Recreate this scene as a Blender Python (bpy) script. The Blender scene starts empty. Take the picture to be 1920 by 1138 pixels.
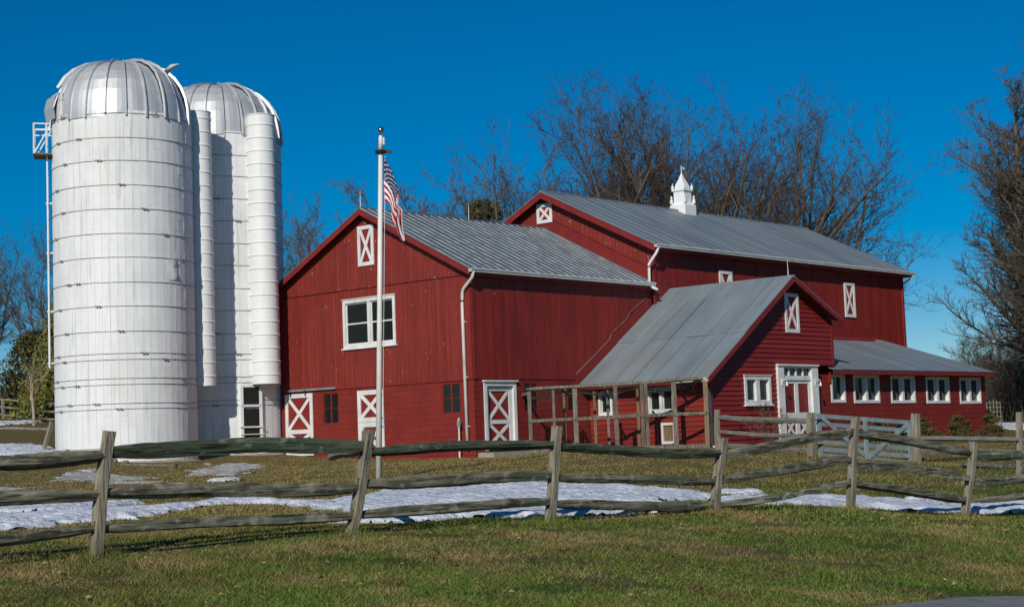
import bpy, math, random
import numpy as np
from mathutils import Vector, Matrix
SC = bpy.context.scene
COL = SC.collection
RNG = random.Random(7)
NR = np.random.default_rng(11)
R = math.radians

# ------------------------------------------------------------------ camera
CAM = Vector((35.733, -38.279, 0.463))
cd = bpy.data.cameras.new('camera'); cam = bpy.data.objects.new('camera', cd); COL.objects.link(cam)
cr, cu, cf = Vector((0.74568, 0.66531, -0.03630)), Vector((0.08379, -0.03959, 0.99570)), Vector((-0.66101, 0.74552, 0.08527))
M = Matrix((cr, cu, -cf)).transposed().to_4x4(); M.translation = CAM
cam.matrix_world = M
cd.sensor_width = 36; cd.lens = 3013.24 / 1920 * 36; cd.clip_start = .1; cd.clip_end = 3000
SC.camera = cam

# ------------------------------------------------------------------ sky and sun
SUN_AZ, SUN_EL = R(115.5), R(30)          # direction the light travels to; elevation of the sun
w = bpy.data.worlds.new('World'); SC.world = w; w.use_nodes = True
nt = w.node_tree; nt.nodes.clear()
sky = nt.nodes.new('ShaderNodeTexSky'); sky.sky_type = 'NISHITA'; sky.sun_disc = False
sky.sun_elevation = SUN_EL
sv = Vector((-math.cos(SUN_AZ), -math.sin(SUN_AZ)))
sky.sun_rotation = math.atan2(sv.x, sv.y)
sky.air_density = 1.0; sky.dust_density = 0.0; sky.ozone_density = 5.0; sky.altitude = 1500
hs = nt.nodes.new('ShaderNodeHueSaturation'); hs.inputs['Hue'].default_value = 0.498; hs.inputs['Saturation'].default_value = 1.55; hs.inputs['Value'].default_value = .82
bg = nt.nodes.new('ShaderNodeBackground'); bg.inputs['Strength'].default_value = 0.08
wo = nt.nodes.new('ShaderNodeOutputWorld')
nt.links.new(sky.outputs[0], hs.inputs['Color']); nt.links.new(hs.outputs[0], bg.inputs[0]); nt.links.new(bg.outputs[0], wo.inputs[0])
sl = bpy.data.lights.new('sun', 'SUN'); sl.energy = 3.7; sl.angle = R(.53); sl.color = (1.0, .93, .83)
so = bpy.data.objects.new('sun', sl); COL.objects.link(so)
ld = Vector((math.cos(SUN_AZ) * math.cos(SUN_EL), math.sin(SUN_AZ) * math.cos(SUN_EL), -math.sin(SUN_EL)))
so.rotation_euler = ld.to_track_quat('-Z', 'Y').to_euler(); so.location = (0, -40, 40)
vs = SC.view_settings; SC.display_settings.display_device = 'sRGB'
vs.view_transform = 'Standard'; vs.look = 'None'; vs.gamma = 1; vs.exposure = 0; vs.use_curve_mapping = False

# ------------------------------------------------------------------ materials
def mat(name, c1, c2=None, scale=4, rough=.7, metal=0, stretch=(1, 1, 1), bump=0, bscale=None, detail=6, fac=(.35, .65),
        specks=None, stains=None, vary=0, spec=.4, bdist=.01, bstretch=None):
    m = bpy.data.materials.new(name); m.use_nodes = True
    n = m.node_tree; b = n.nodes['Principled BSDF']; L = n.links.new
    b.inputs['Roughness'].default_value = rough; b.inputs['Metallic'].default_value = metal
    b.inputs['Specular IOR Level'].default_value = spec
    geo = n.nodes.new('ShaderNodeNewGeometry')
    def noise(sc, st, det=detail, off=0):
        mp = n.nodes.new('ShaderNodeMapping'); mp.inputs['Scale'].default_value = st; mp.inputs['Location'].default_value = (off, off * .7, off * .3)
        L(geo.outputs['Position'], mp.inputs['Vector'])
        t = n.nodes.new('ShaderNodeTexNoise'); t.inputs['Scale'].default_value = sc; t.inputs['Detail'].default_value = det
        L(mp.outputs[0], t.inputs['Vector']); return t.outputs['Fac']
    def ramp(src, a, c):
        r = n.nodes.new('ShaderNodeMapRange'); r.inputs[1].default_value = a; r.inputs[2].default_value = c; r.clamp = True
        L(src, r.inputs[0]); return r.outputs[0]
    def mix(f, a, c):
        x = n.nodes.new('ShaderNodeMix'); x.data_type = 'RGBA'
        if isinstance(f, float): x.inputs[0].default_value = f
        else: L(f, x.inputs[0])
        for s, v in ((x.inputs[6], a), (x.inputs[7], c)):
            if isinstance(v, tuple): s.default_value = (*v, 1)
            else: L(v, s)
        return x.outputs[2]
    col = c1
    if c2: col = mix(ramp(noise(scale, stretch), *fac), c1, c2)
    for (sc, st, lo, hi, cc, amt, off) in (stains or []):
        f = ramp(noise(sc, st, 5, off), lo, hi)
        mu = n.nodes.new('ShaderNodeMath'); mu.operation = 'MULTIPLY'; L(f, mu.inputs[0]); mu.inputs[1].default_value = amt
        col = mix(mu.outputs[0], col, cc)
    if vary:
        oi = n.nodes.new('ShaderNodeObjectInfo')
        h = n.nodes.new('ShaderNodeHueSaturation')
        r = n.nodes.new('ShaderNodeMapRange'); r.inputs[3].default_value = 1 - vary; r.inputs[4].default_value = 1 + vary
        L(oi.outputs['Random'], r.inputs[0]); L(r.outputs[0], h.inputs['Value'])
        if isinstance(col, tuple): h.inputs['Color'].default_value = (*col, 1)
        else: L(col, h.inputs['Color'])
        col = h.outputs[0]
    if isinstance(col, tuple): b.inputs['Base Color'].default_value = (*col, 1)
    else: L(col, b.inputs['Base Color'])
    if bump:
        bp = n.nodes.new('ShaderNodeBump'); bp.inputs['Strength'].default_value = bump; bp.inputs['Distance'].default_value = bdist
        L(noise(bscale or scale * 4, bstretch or stretch, 4, 3), bp.inputs['Height']); L(bp.outputs[0], b.inputs['Normal'])
    return m

V1 = (6, 6, .35)      # grain that runs down a wall
WHITE = (.78, .78, .74)
m_red = mat('red_boards', (.228, .0275, .0180), (.180, .020, .0135), 3, .62, stretch=V1, bump=.5, bscale=9, vary=.10,
            stains=[(1.1, (1, 1, .5), .5, .75, (.27, .030, .03), .5, 0), (13, (1, 1, .55), .690, .715, (.66, .55, .50), .85, 4), (3, (1.5, 1.5, .12), .56, .76, (.14, .012, .011), .5, 14), (.5, (1, 1, 1), .5, .7, (.15, .011, .013), .5, 9)])
m_redside = mat('red_boards_weathered', (.240, .0200, .0130), (.168, .0130, .0092), 3, .6, stretch=V1, bump=.6, bscale=9, vary=.12,
            stains=[(1.5, (1, 1, .25), .5, .72, (.09, .008, .009), .6, 0), (8, (1, 1, .6), .735, .76, (.5, .4, .36), .7, 4)])
m_redblock = mat('red_masonry_paint', (.222, .0220, .0155), (.186, .0170, .0124), 1.5, .65, bump=.4, bscale=40, vary=.05,
            stains=[(.8, (1, 1, 1.5), .5, .75, (.15, .012, .014), .5, 2), (9, (1, 1, .7), .75, .77, (.5, .4, .36), .5, 4)])
m_redclap = mat('red_clapboard_paint', (.240, .0200, .0134), (.190, .0145, .0102), 3, .55, stretch=(.6, .6, 5), bump=.3, bscale=12, vary=.09,
            stains=[(6, (1, 1, 1), .74, .76, (.6, .5, .46), .8, 4)])
m_redtrim = mat('red_trim_paint', (.225, .0210, .0180), (.175, .0150, .0135), 2, .55, bump=.2, vary=.05)
m_white = mat('white_trim_paint', (.74, .75, .73), (.62, .63, .61), 2.5, .5, bump=.15, stains=[(5, (1, 1, .5), .62, .8, (.4, .37, .3), .5, 1)])
m_gut = mat('white_gutter_metal', (.74, .75, .72), (.62, .62, .58), 1.5, .4, stains=[(3, (1, 1, .6), .55, .75, (.42, .40, .33), .6, 1)])
m_dark = mat('dark_interior', (.012, .012, .012), rough=.9)
m_mortar = mat('white_mortar', (.62, .64, .64), (.52, .54, .54), 3, .9)
m_stave = mat('white_silo_paint', (.80, .82, .82), (.73, .755, .755), 1.2, .6, vary=.025, bump=.4, bscale=18, bdist=.008,
              stains=[(3.0, (2.2, 2.2, .14), .57, .76, (.42, .43, .40), .65, 0), (5, (1, 1, .5), .70, .80, (.30, .19, .10), .5, 17), (5, (1, 1, .3), .66, .8, (.34, .33, .28), .45, 6), (.6, (1, 1, .5), .5, .75, (.6, .61, .58), .5, 3)])
m_chute = mat('white_chute_metal', (.80, .82, .815), (.74, .76, .755), 1.2, .5, bump=.2, bscale=6, stains=[(3, (1.5, 1.5, .3), .6, .8, (.45, .45, .41), .5, 5)])
m_alu = mat('galvanised_dome_metal', (.60, .62, .63), (.52, .54, .55), 1.5, .5, metal=.45, bump=.25, bscale=2.5, bdist=.03, vary=.08, stains=[(2, (1, 1, .4), .55, .8, (.46, .46, .46), .5, 2)])
m_hoop = mat('painted_steel_rod', (.33, .33, .32), (.16, .15, .14), 6, .6)
m_roofA = mat('ribbed_roof_metal', (.165, .205, .232), (.120, .150, .172), 1.2, .48, metal=.35, stretch=(.25, 1.5, .25), bump=.15, bscale=3, vary=.06,
              stains=[(1.6, (.5, 2.2, .5), .52, .75, (.075, .08, .08), .6, 0), (9, (1, 1, 1), .74, .76, (.7, .7, .7), .5, 2)])
m_ribsunlit = mat('rib_metal_sunlit_tone', (.40, .43, .44), (.20, .23, .25), 2.5, .42, metal=.25)  # ribs paler than the sheets: the sun they catch is put into the colour
m_roofB = mat('weathered_roof_metal', (.235, .290, .322), (.180, .222, .250), .9, .5, metal=.3, stretch=(.22, 1.6, .22), bump=.12, bscale=3, vary=.045,
              stains=[(1.2, (.25, 2.6, .25), .5, .75, (.12, .13, .13), .55, 0), (.35, (1, 1, 1), .45, .7, (.26, .28, .285), .5, 5)])
m_roofC = mat('grey_roof_sheet', (.27, .33, .362), (.21, .258, .285), .9, .52, metal=.3, stretch=(1.6, .3, .3), bump=.15, bscale=4, vary=.06,
              stains=[(.9, (2.2, .3, .3), .52, .75, (.14, .155, .155), .55, 0), (.5, (1, 1, 1), .5, .72, (.27, .26, .22), .5, 8), (10, (1, 1, 1), .735, .75, (.75, .75, .74), .8, 2)])
m_fpost = mat('weathered_fence_wood', (.27, .24, .175), (.15, .135, .098), 5, .85, stretch=(3, 3, .35), bump=.9, bscale=14, bdist=.02, vary=.1,
              stains=[(3, (2, 2, .6), .52, .72, (.29, .28, .25), .6, 1), (2.5, (1, 1, 1), .6, .75, (.10, .105, .065), .6, 5), (7, (3, 3, .12), .62, .70, (.035, .032, .024), .8, 12)])
m_frail = mat('mossy_rail_wood', (.190, .178, .128), (.070, .070, .048), 5, .88, stretch=(2.5, .35, 5), fac=(.42, .58), bump=1.0, bscale=13, bdist=.012, bstretch=(2, .16, 4), vary=.2,
              stains=[(1.3, (1, .5, 1), .47, .62, (.060, .085, .050), .75, 1), (3, (2, .4, 4), .56, .70, (.25, .235, .18), .7, 7), (6, (2, .10, 5), .57, .63, (.018, .018, .013), .9, 12), (9, (1, .7, 1), .55, .66, (.29, .285, .225), .6, 15), (7, (1, .6, 1), .57, .68, (.030, .036, .022), .7, 19)])
m_greyrail = mat('grey_split_rail', (.25, .235, .20), (.16, .15, .12), 4, .85, stretch=(1, .5, 4), bump=.6, bscale=9, vary=.1)
m_pen = mat('grey_pen_lumber', (.20, .178, .140), (.090, .080, .062), 5, .85, stretch=(3, 3, .5), bump=.5, bscale=9, vary=.18)
m_pennew = mat('tan_pen_lumber', (.22, .145, .075), (.16, .10, .05), 5, .8, stretch=(3, 3, .5), bump=.3, vary=.12)
m_net = mat('dark_netting', (.05, .05, .045), (.10, .10, .09), 5, .8)
m_gate = mat('blue_grey_gate_paint', (.23, .29, .31), (.17, .22, .235), 4, .6, bump=.2, vary=.08, stains=[(5, (1, 1, 1), .62, .75, (.36, .38, .37), .6, 1)])
m_iron = mat('dark_iron', (.03, .03, .03), rough=.5, metal=.6)
m_pole = mat('white_pole_paint', (.74, .74, .70), (.66, .66, .6), 3, .4)
m_ball = mat('gilt_ball', (.45, .40, .28), rough=.22, metal=1)
m_stone = mat('field_stone', (.32, .27, .20), (.20, .17, .13), 5, .9, bump=.8, vary=.2)
m_block = mat('pale_stone', (.38, .35, .29), (.26, .24, .19), 5, .9, bump=.6)
m_asph = mat('asphalt', (.20, .205, .21), (.145, .15, .155), 6, .9, bump=.8, bscale=90)
m_bark = mat('grey_bark', (.145, .115, .085), (.085, .066, .048), 3, .9, stretch=(3, 3, .7), bump=.5)
m_twig = mat('brown_twig_bark', (.085, .066, .052), (.050, .040, .032), 2, .9)
m_twigr = mat('olive_brown_twig_bark', (.130, .108, .076), (.080, .066, .050), 1.2, .9)
m_pale = mat('pale_bark', (.42, .37, .27), (.26, .22, .15), 3, .9)
m_conif = mat('cedar_foliage', (.075, .115, .022), (.26, .19, .035), 1.6, .8, fac=(.42, .62))
m_conif2 = mat('dark_pine_foliage', (.035, .048, .018), (.085, .075, .022), 1.6, .8)
m_yew = mat('yew_foliage', (.045, .052, .012), (.10, .075, .022), 4, .8)
m_dry = mat('dry_leaf', (.22, .11, .045), (.13, .06, .028), 6, .9, vary=.2)
m_leaf = mat('fallen_leaf', (.36, .24, .13), (.22, .14, .08), 7, .9)

m_glass = bpy.data.materials.new('window_glass'); m_glass.use_nodes = True
b = m_glass.node_tree.nodes['Principled BSDF']; b.inputs['Base Color'].default_value = (.010, .017, .015, 1); b.inputs['Roughness'].default_value = .06; b.inputs['Specular IOR Level'].default_value = .35

# snow: bright, fine relief
m_snow = mat('old_snow', (.66, .71, .78), (.50, .55, .62), 1.6, .75, bump=1.0, bscale=8, bdist=.09, stains=[(3, (1, 1, 1), .62, .78, (.42, .40, .35), .5, 3)])
m_slush = mat('dirty_melting_snow', (.46, .48, .50), (.26, .25, .22), 3.5, .85, bump=.8, bscale=14, bdist=.05, fac=(.42, .6))

def ground_color(nt_, geo_out):
    n, L = nt_.nodes, nt_.links.new
    def noise(sc, det=6, off=0, st=(1, 1, 1)):
        mp = n.new('ShaderNodeMapping'); mp.inputs['Location'].default_value = (off, off, 0); mp.inputs['Scale'].default_value = st
        L(geo_out, mp.inputs['Vector'])
        t = n.new('ShaderNodeTexNoise'); t.inputs['Scale'].default_value = sc; t.inputs['Detail'].default_value = det; t.inputs['Roughness'].default_value = .62
        L(mp.outputs[0], t.inputs['Vector']); return t.outputs['Fac']
    def rng(src, a, c):
        r = n.new('ShaderNodeMapRange'); r.inputs[1].default_value = a; r.inputs[2].default_value = c; L(src, r.inputs[0]); return r.outputs[0]
    def mix(f, a, c):
        x = n.new('ShaderNodeMix'); x.data_type = 'RGBA'; L(f, x.inputs[0])
        for s, v in ((x.inputs[6], a), (x.inputs[7], c)):
            if isinstance(v, tuple): s.default_value = (*v, 1)
            else: L(v, s)
        return x.outputs[2]
    green, olive, straw, brown = (.086, .156, .021), (.116, .134, .028), (.255, .200, .082), (.112, .076, .034)
    c = mix(rng(noise(.35, 4), .36, .62), olive, green)
    c = mix(rng(noise(.8, 7, 13), .46, .64), c, straw)
    c = mix(rng(noise(1.7, 6, 31), .52, .70), c, brown)
    # the lawn nearer the barn is drier than the verge by the road
    sep = n.new('ShaderNodeSeparateXYZ'); L(geo_out, sep.inputs[0])
    dr = rng(sep.outputs[0], 21.5, 14.0)
    mm = n.new('ShaderNodeMath'); mm.operation = 'MULTIPLY'; L(dr, mm.inputs[0]); mm.inputs[1].default_value = .68
    c = mix(mm.outputs[0], c, (.250, .184, .072))
    return c, noise, rng, mix
def ground_mat(name, blades):
    m = bpy.data.materials.new(name); m.use_nodes = True; n = m.node_tree.nodes; L = m.node_tree.links.new
    b = n['Principled BSDF']; b.inputs['Roughness'].default_value = .9; b.inputs['Specular IOR Level'].default_value = .15
    g = n.new('ShaderNodeNewGeometry')
    c, noise, rng, mix = ground_color(m.node_tree, g.outputs['Position'])
    if blades:
        a = n.new('ShaderNodeAttribute'); a.attribute_name = 'tint'
        h = n.new('ShaderNodeHueSaturation'); L(c, h.inputs['Color'])
        r = n.new('ShaderNodeMapRange'); r.inputs[3].default_value = .48; r.inputs[4].default_value = 1.8; L(a.outputs['Fac'], r.inputs[0]); L(r.outputs[0], h.inputs['Value'])
        s = n.new('ShaderNodeMath'); s.operation = 'GREATER_THAN'; s.inputs[1].default_value = .80; L(a.outputs['Fac'], s.inputs[0])
        f = n.new('ShaderNodeMath'); f.operation = 'MULTIPLY'; f.inputs[1].default_value = .6; L(s.outputs[0], f.inputs[0])
        c = mix(f.outputs[0], h.outputs[0], (.26, .205, .10))
    else:
        h = n.new('ShaderNodeHueSaturation'); L(c, h.inputs['Color'])
        r = n.new('ShaderNodeMapRange'); r.inputs[1].default_value = .3; r.inputs[2].default_value = .7; r.inputs[3].default_value = .28; r.inputs[4].default_value = .95
        L(noise(16, 5, 3), r.inputs[0]); L(r.outputs[0], h.inputs['Value']); c = h.outputs[0]
        bp = n.new('ShaderNodeBump'); bp.inputs['Strength'].default_value = .9; bp.inputs['Distance'].default_value = .05
        L(noise(13, 6, 9), bp.inputs['Height']); L(bp.outputs[0], b.inputs['Normal'])
    L(c, b.inputs['Base Color']); return m
m_ground = ground_mat('winter_lawn_soil', False)
m_grass = ground_mat('winter_grass_blade', True)

# ------------------------------------------------------------------ mesh helpers
class MB:
    def __init__(s): s.v = []; s.f = []; s.mi = []; s.cur = 0
    def add(s, vs_, fs_):
        o = len(s.v); s.v += [tuple(x) for x in vs_]
        for f in fs_: s.f.append([i + o for i in f]); s.mi.append(s.cur)
        return s
    def box(s, c, size, rot=None):
        h = Vector(size) / 2; c = Vector(c); vs_ = []
        for x in (-1, 1):
            for y in (-1, 1):
                for z in (-1, 1):
                    p = Vector((x * h.x, y * h.y, z * h.z))
                    vs_.append(c + (rot @ p if rot else p))
        return s.add(vs_, [(0, 1, 3, 2), (4, 6, 7, 5), (0, 4, 5, 1), (2, 3, 7, 6), (0, 2, 6, 4), (1, 5, 7, 3)])
    def bar(s, a, b_, wd, ht, up=(0, 0, 1)):
        a, b_ = Vector(a), Vector(b_); x = (b_ - a); l = x.length; x.normalize()
        y = Vector(up).cross(x); y = y.normalized() if y.length > 1e-4 else Vector((0, 1, 0)); z = x.cross(y)
        return s.box((a + b_) / 2, (l, wd, ht), Matrix((x, y, z)).transposed())
    def prism(s, poly, off):
        n = len(poly); off = [Vector(o) for o in off] if isinstance(off, list) else [Vector(off)] * n
        vs_ = [Vector(p) for p in poly] + [Vector(p) + o for p, o in zip(poly, off)]
        return s.add(vs_, [list(range(n))[::-1], list(range(n, 2 * n))] + [(i, (i + 1) % n, n + (i + 1) % n, n + i) for i in range(n)])
    def loft(s, rings, cap=True, closed=True):
        n = len(rings[0]); vs_ = [p for r_ in rings for p in r_]; fs_ = []
        for k in range(len(rings) - 1):
            for i in range(n if closed else n - 1):
                j = (i + 1) % n; fs_.append((k * n + i, k * n + j, (k + 1) * n + j, (k + 1) * n + i))
        if cap: fs_ += [list(range(n))[::-1], [(len(rings) - 1) * n + i for i in range(n)]]
        return s.add(vs_, fs_)
    def tube(s, path, r_, n=8, cap=True):
        path = [Vector(p) for p in path]; rs = r_ if isinstance(r_, (list, tuple)) else [r_] * len(path); rings = []
        for i, p in enumerate(path):
            d = (path[min(i + 1, len(path) - 1)] - path[max(i - 1, 0)]).normalized()
            a = d.cross(Vector((0, 0, 1)))
            a = a.normalized() if a.length > .05 else d.cross(Vector((1, 0, 0))).normalized()
            c = d.cross(a)
            rings.append([p + (a * math.cos(2 * math.pi * k / n) + c * math.sin(2 * math.pi * k / n)) * rs[i] for k in range(n)])
        return s.loft(rings, cap)
    def lathe(s, c, prof, n=16, cap=True):
        c = Vector(c)
        return s.loft([[c + Vector((r_ * math.cos(2 * math.pi * k / n), r_ * math.sin(2 * math.pi * k / n), z)) for k in range(n)] for r_, z in prof], cap)
    def build(s, name, m, parent=None, smooth=False, org=None):
        o0 = Vector(org) if org else (base(parent) if parent else Vector((0, 0, 0)))
        me = bpy.data.meshes.new(name); me.from_pydata([Vector(v) - o0 for v in s.v], [], s.f)
        for mm in (m if isinstance(m, (list, tuple)) else [m]): me.materials.append(mm)
        if isinstance(m, (list, tuple)): me.polygons.foreach_set('material_index', s.mi)
        if smooth: me.polygons.foreach_set('use_smooth', [True] * len(me.polygons))
        me.update()
        ob = bpy.data.objects.new(name, me); COL.objects.link(ob)
        if parent: ob.parent = parent
        elif org: ob.location = org
        return ob
def base(o):
    t = Vector((0, 0, 0))
    while o: t += o.location; o = o.parent
    return t
def thing(name, label, cat, loc=(0, 0, 0), group=None):
    o = bpy.data.objects.new(name, None); o.empty_display_size = .2; COL.objects.link(o); o.location = loc
    return tag(o, label, cat, group)
def tag(o, label, cat, group=None):
    o['label'] = label; o['category'] = cat
    if group: o['group'] = group
    return o
def kind(o, k): o['kind'] = k; return o
def part(name, parent):                      # part that only gathers sub-parts
    o = bpy.data.objects.new(name, None); COL.objects.link(o); o.parent = parent; return o
_unit = {}
def brick(name, m, parent, mw):              # shared-mesh box piece
    key = m.name
    if key not in _unit:
        mb = MB().box((0, 0, 0), (1, 1, 1)); me = bpy.data.meshes.new('piece'); me.from_pydata(mb.v, [], mb.f); me.materials.append(m); _unit[key] = me
    o = bpy.data.objects.new(name, _unit[key]); COL.objects.link(o); o.parent = parent
    o.matrix_local = Matrix.Translation(-base(parent)) @ mw; return o
def copy_tree(o, parent=None):
    c = o.copy(); COL.objects.link(c)
    if parent: c.parent = parent
    for ch in list(o.children): copy_tree(ch, c)
    return c

class Wall:
    """a wall plane: u along the wall, v = height, n outwards"""
    def __init__(s, O, U, N): s.O, s.U, s.N = Vector(O), Vector(U).normalized(), Vector(N).normalized()
    def p(s, u, v, d=0): return s.O + s.U * u + Vector((0, 0, v)) + s.N * d
    def rot(s): return Matrix((s.U, s.N, (0, 0, 1))).transposed()
def clip(poly, planes):
    for a, b_, c in planes:                  # keep a*u+b*v<=c
        out = []
        for i in range(len(poly)):
            P, Q = poly[i], poly[(i + 1) % len(poly)]
            fp, fq = a * P[0] + b_ * P[1] - c, a * Q[0] + b_ * Q[1] - c
            if fp <= 0: out.append(P)
            if fp * fq < 0:
                t = fp / (fp - fq); out.append((P[0] + t * (Q[0] - P[0]), P[1] + t * (Q[1] - P[1])))
        poly = out
        if len(poly) < 3: return []
    return poly
def subtract(rects, holes):
    for h in holes:
        nx = []
        for (a, b_, c, d) in rects:
            if h[1] <= a or h[0] >= b_ or h[3] <= c or h[2] >= d: nx.append((a, b_, c, d)); continue
            if h[2] > c: nx.append((a, b_, c, h[2]))
            if h[3] < d: nx.append((a, b_, h[3], d))
            lo, hi = max(c, h[2]), min(d, h[3])
            if h[0] > a: nx.append((a, h[0], lo, hi))
            if h[1] < b_: nx.append((h[1], b_, lo, hi))
        rects = nx
    return rects
def cladding(W, name, m, parent, cells, holes=(), planes=(), d0=.0, th=.022, gap=.003, lap=False, jit=0, limit=300):
    out = []
    for c in cells:
        for r_ in subtract([c], holes):
            if r_[1] - r_[0] < .03 or r_[3] - r_[2] < .03: continue
            g = gap; q = [(r_[0] + g, r_[2] + g), (r_[1] - g, r_[2] + g), (r_[1] - g, r_[3] - g), (r_[0] + g, r_[3] - g)]
            q = clip(q, planes)
            if len(q) >= 3: out.append((q, c))
    out.sort(key=lambda e: (W.p(*e[0][0]) - CAM).length); left = MB()
    for k, (q, c) in enumerate(out):
        mb = MB() if k < limit else left
        t = th + RNG.uniform(-jit, jit)
        offs = [W.N * (t if not lap else .006 + (th - .006) * max(0, (c[3] - v)) / (c[3] - c[2])) for u, v in q]
        mb.prism([W.p(u, v, d0) for u, v in q], offs)
        if k < limit: mb.build(name, m, parent)
    if left.v: kind(left.build(name, m, parent), 'stuff')
def core(W, u0, u1, v0, v1, holes, planes, parent, m, d=-.03, th=.12, name='wall'):
    mb = MB()
    for r_ in subtract([(u0, u1, v0, v1)], holes):
        q = clip([(r_[0], r_[2]), (r_[1], r_[2]), (r_[1], r_[3]), (r_[0], r_[3])], planes)
        if len(q) >= 3: mb.prism([W.p(u, v, d - th) for u, v in q], W.N * th)
    return mb.build(name, m, parent)
def strips(u0, u1, wd, v0, v1, jit=.02):
    out = []; u = u0
    while u < u1 - .02:
        e = min(u + wd + RNG.uniform(-jit, jit), u1)
        if u1 - e < .06: e = u1
        out.append((u, e, v0, v1)); u = e
    return out
def courses(u0, u1, v0, v1, bw, bh):
    out = []; k = 0; v = v1
    while v > v0 + .02:
        lo = max(v - bh, v0); u = u0 - (bw / 2 if k % 2 else 0)
        while u < u1:
            a, e = max(u, u0), min(u + bw, u1)
            if e - a > .02: out.append((a, e, lo, v))
            u += bw
        v = lo; k += 1
    return out
def board(mb, W, a, b_, wd, d, th):          # board between two wall points
    a, b_ = Vector(a), Vector(b_); t = (b_ - a).normalized(); n = Vector((-t.y, t.x)) * wd / 2
    mb.prism([W.p(q.x, q.y, d) for q in (a - n, b_ - n, b_ + n, a + n)], W.N * th)
def rect(mb, W, u0, u1, v0, v1, d, th): mb.prism([W.p(u0, v0, d), W.p(u1, v0, d), W.p(u1, v1, d), W.p(u0, v1, d)], W.N * th)
def frame(mb, W, u0, u1, v0, v1, fw, d, th):
    rect(mb, W, u0, u1, v1 - fw, v1, d, th); rect(mb, W, u0, u1, v0, v0 + fw, d, th)
    rect(mb, W, u0, u0 + fw, v0 + fw, v1 - fw, d, th); rect(mb, W, u1 - fw, u1, v0 + fw, v1 - fw, d, th)
def window(W, parent, u0, u1, v0, v1, fw=.1, cols=2, rows=1, mull=.1, bar=.03, sw=.045, deep=.1, proud=.035, sill=True, m=None, label=None, cap=True):
    m = m or m_white
    mb = MB(); frame(mb, W, u0, u1, v0, v1, fw, -deep, deep + proud)
    win = mb.build('window', m, parent)
    if label: win['label'] = label
    iu0, iu1, iv0, iv1 = u0 + fw, u1 - fw, v0 + fw, v1 - fw
    cw = (iu1 - iu0 - mull * (cols - 1)) / cols
    for c in range(cols):
        a = iu0 + c * (cw + mull)
        if c: mb = MB(); rect(mb, W, a - mull, a, iv0, iv1, -deep, deep + proud - .01); mb.build('mullion', m, win)
        sash = MB(); frame(sash, W, a + .002, a + cw - .002, iv0 + .002, iv1 - .002, sw, -deep + .002, .045); 
        rh = (iv1 - iv0) / rows
        for r_ in range(1, rows): rect(sash, W, a + sw + .002, a + cw - sw - .002, iv0 + rh * r_ - bar / 2, iv0 + rh * r_ + bar / 2, -deep + .004, .042)
        sash.build('sash', m, win)
        for r_ in range(rows):
            g = MB(); rect(g, W, a + .012, a + cw - .012, iv0 + rh * r_ + (.012 if r_ == 0 else .006), iv0 + rh * (r_ + 1) - (.012 if r_ == rows - 1 else .006), -deep + .014, .006)
            g.build('pane', m_glass, win)
    if sill: mb = MB(); rect(mb, W, u0 - .06, u1 + .06, v0 - .05, v0 + .0, -.02, proud + .07); mb.build('sill', m, win)
    if cap: mb = MB(); rect(mb, W, u0 - .04, u1 + .04, v1 + .001, v1 + .03, -.02, proud + .05); mb.build('drip_cap', m, win)
    return win
def xpanel(W, parent, u0, u1, v0, v1, fw, splits=(), name='vent', m=None, mp=None, d=.02, xs=True):
    m = m or m_white; mp = mp or m_redtrim
    mb = MB(); rect(mb, W, u0 + .01, u1 - .01, v0 + .01, v1 - .01, d - .02, .02); o = mb.build(name, mp, parent)
    mb = MB(); frame(mb, W, u0, u1, v0, v1, fw, d, .035)
    lv = [v0 + fw] + list(splits) + [v1 - fw]
    for s_ in splits: rect(mb, W, u0 + fw, u1 - fw, s_ - fw / 2, s_ + fw / 2, d, .032)
    mb.build('frame', m, o)
    for k in range(len(lv) - 1):
        a, c = lv[k] + (fw / 2 if k else 0), lv[k + 1] - (fw / 2 if k < len(lv) - 2 else 0)
        if not xs: continue
        for q, (e, f) in enumerate((((u0 + fw, a), (u1 - fw, c)), ((u0 + fw, c), (u1 - fw, a)))):
            mb = MB(); board(mb, W, e, f, fw * .85, d, .022 + .003 * q); mb.build('brace', m, o)
    return o
def gutter(parent, a, b_, r_=.075, name='gutter'):
    a, b_ = Vector(a), Vector(b_); ax = (b_ - a).normalized(); side = ax.cross(Vector((0, 0, 1))).normalized()
    prof = [(-.07, .0), (-.07, -.11), (.03, -.13), (.055, -.05), (.075, -.04), (.075, 0), (.06, 0), (.06, -.035), (.04, -.04), (.02, -.115), (-.06, -.10), (-.06, 0)]
    MB().loft([[p + side * x + Vector((0, 0, z)) for x, z in prof] for p in (a, b_)]).build(name, m_gut, parent)
def pipe(parent, pts, r_=.05, name='downspout', m=None):
    P = [Vector(p) for p in pts]; out = [P[0]]
    for i in range(1, len(P) - 1):           # rounded elbows
        a, c, e = P[i - 1], P[i], P[i + 1]; k = min(.12, (a - c).length * .4, (e - c).length * .4)
        A, E_ = c + (a - c).normalized() * k, c + (e - c).normalized() * k
        for t in (0, .33, .66, 1): out.append(A * (1 - t) ** 2 + c * 2 * t * (1 - t) + E_ * t * t)
    out.append(P[-1]); return MB().tube(out, r_, 8).build(name, m or m_gut, parent, smooth=True)
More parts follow.
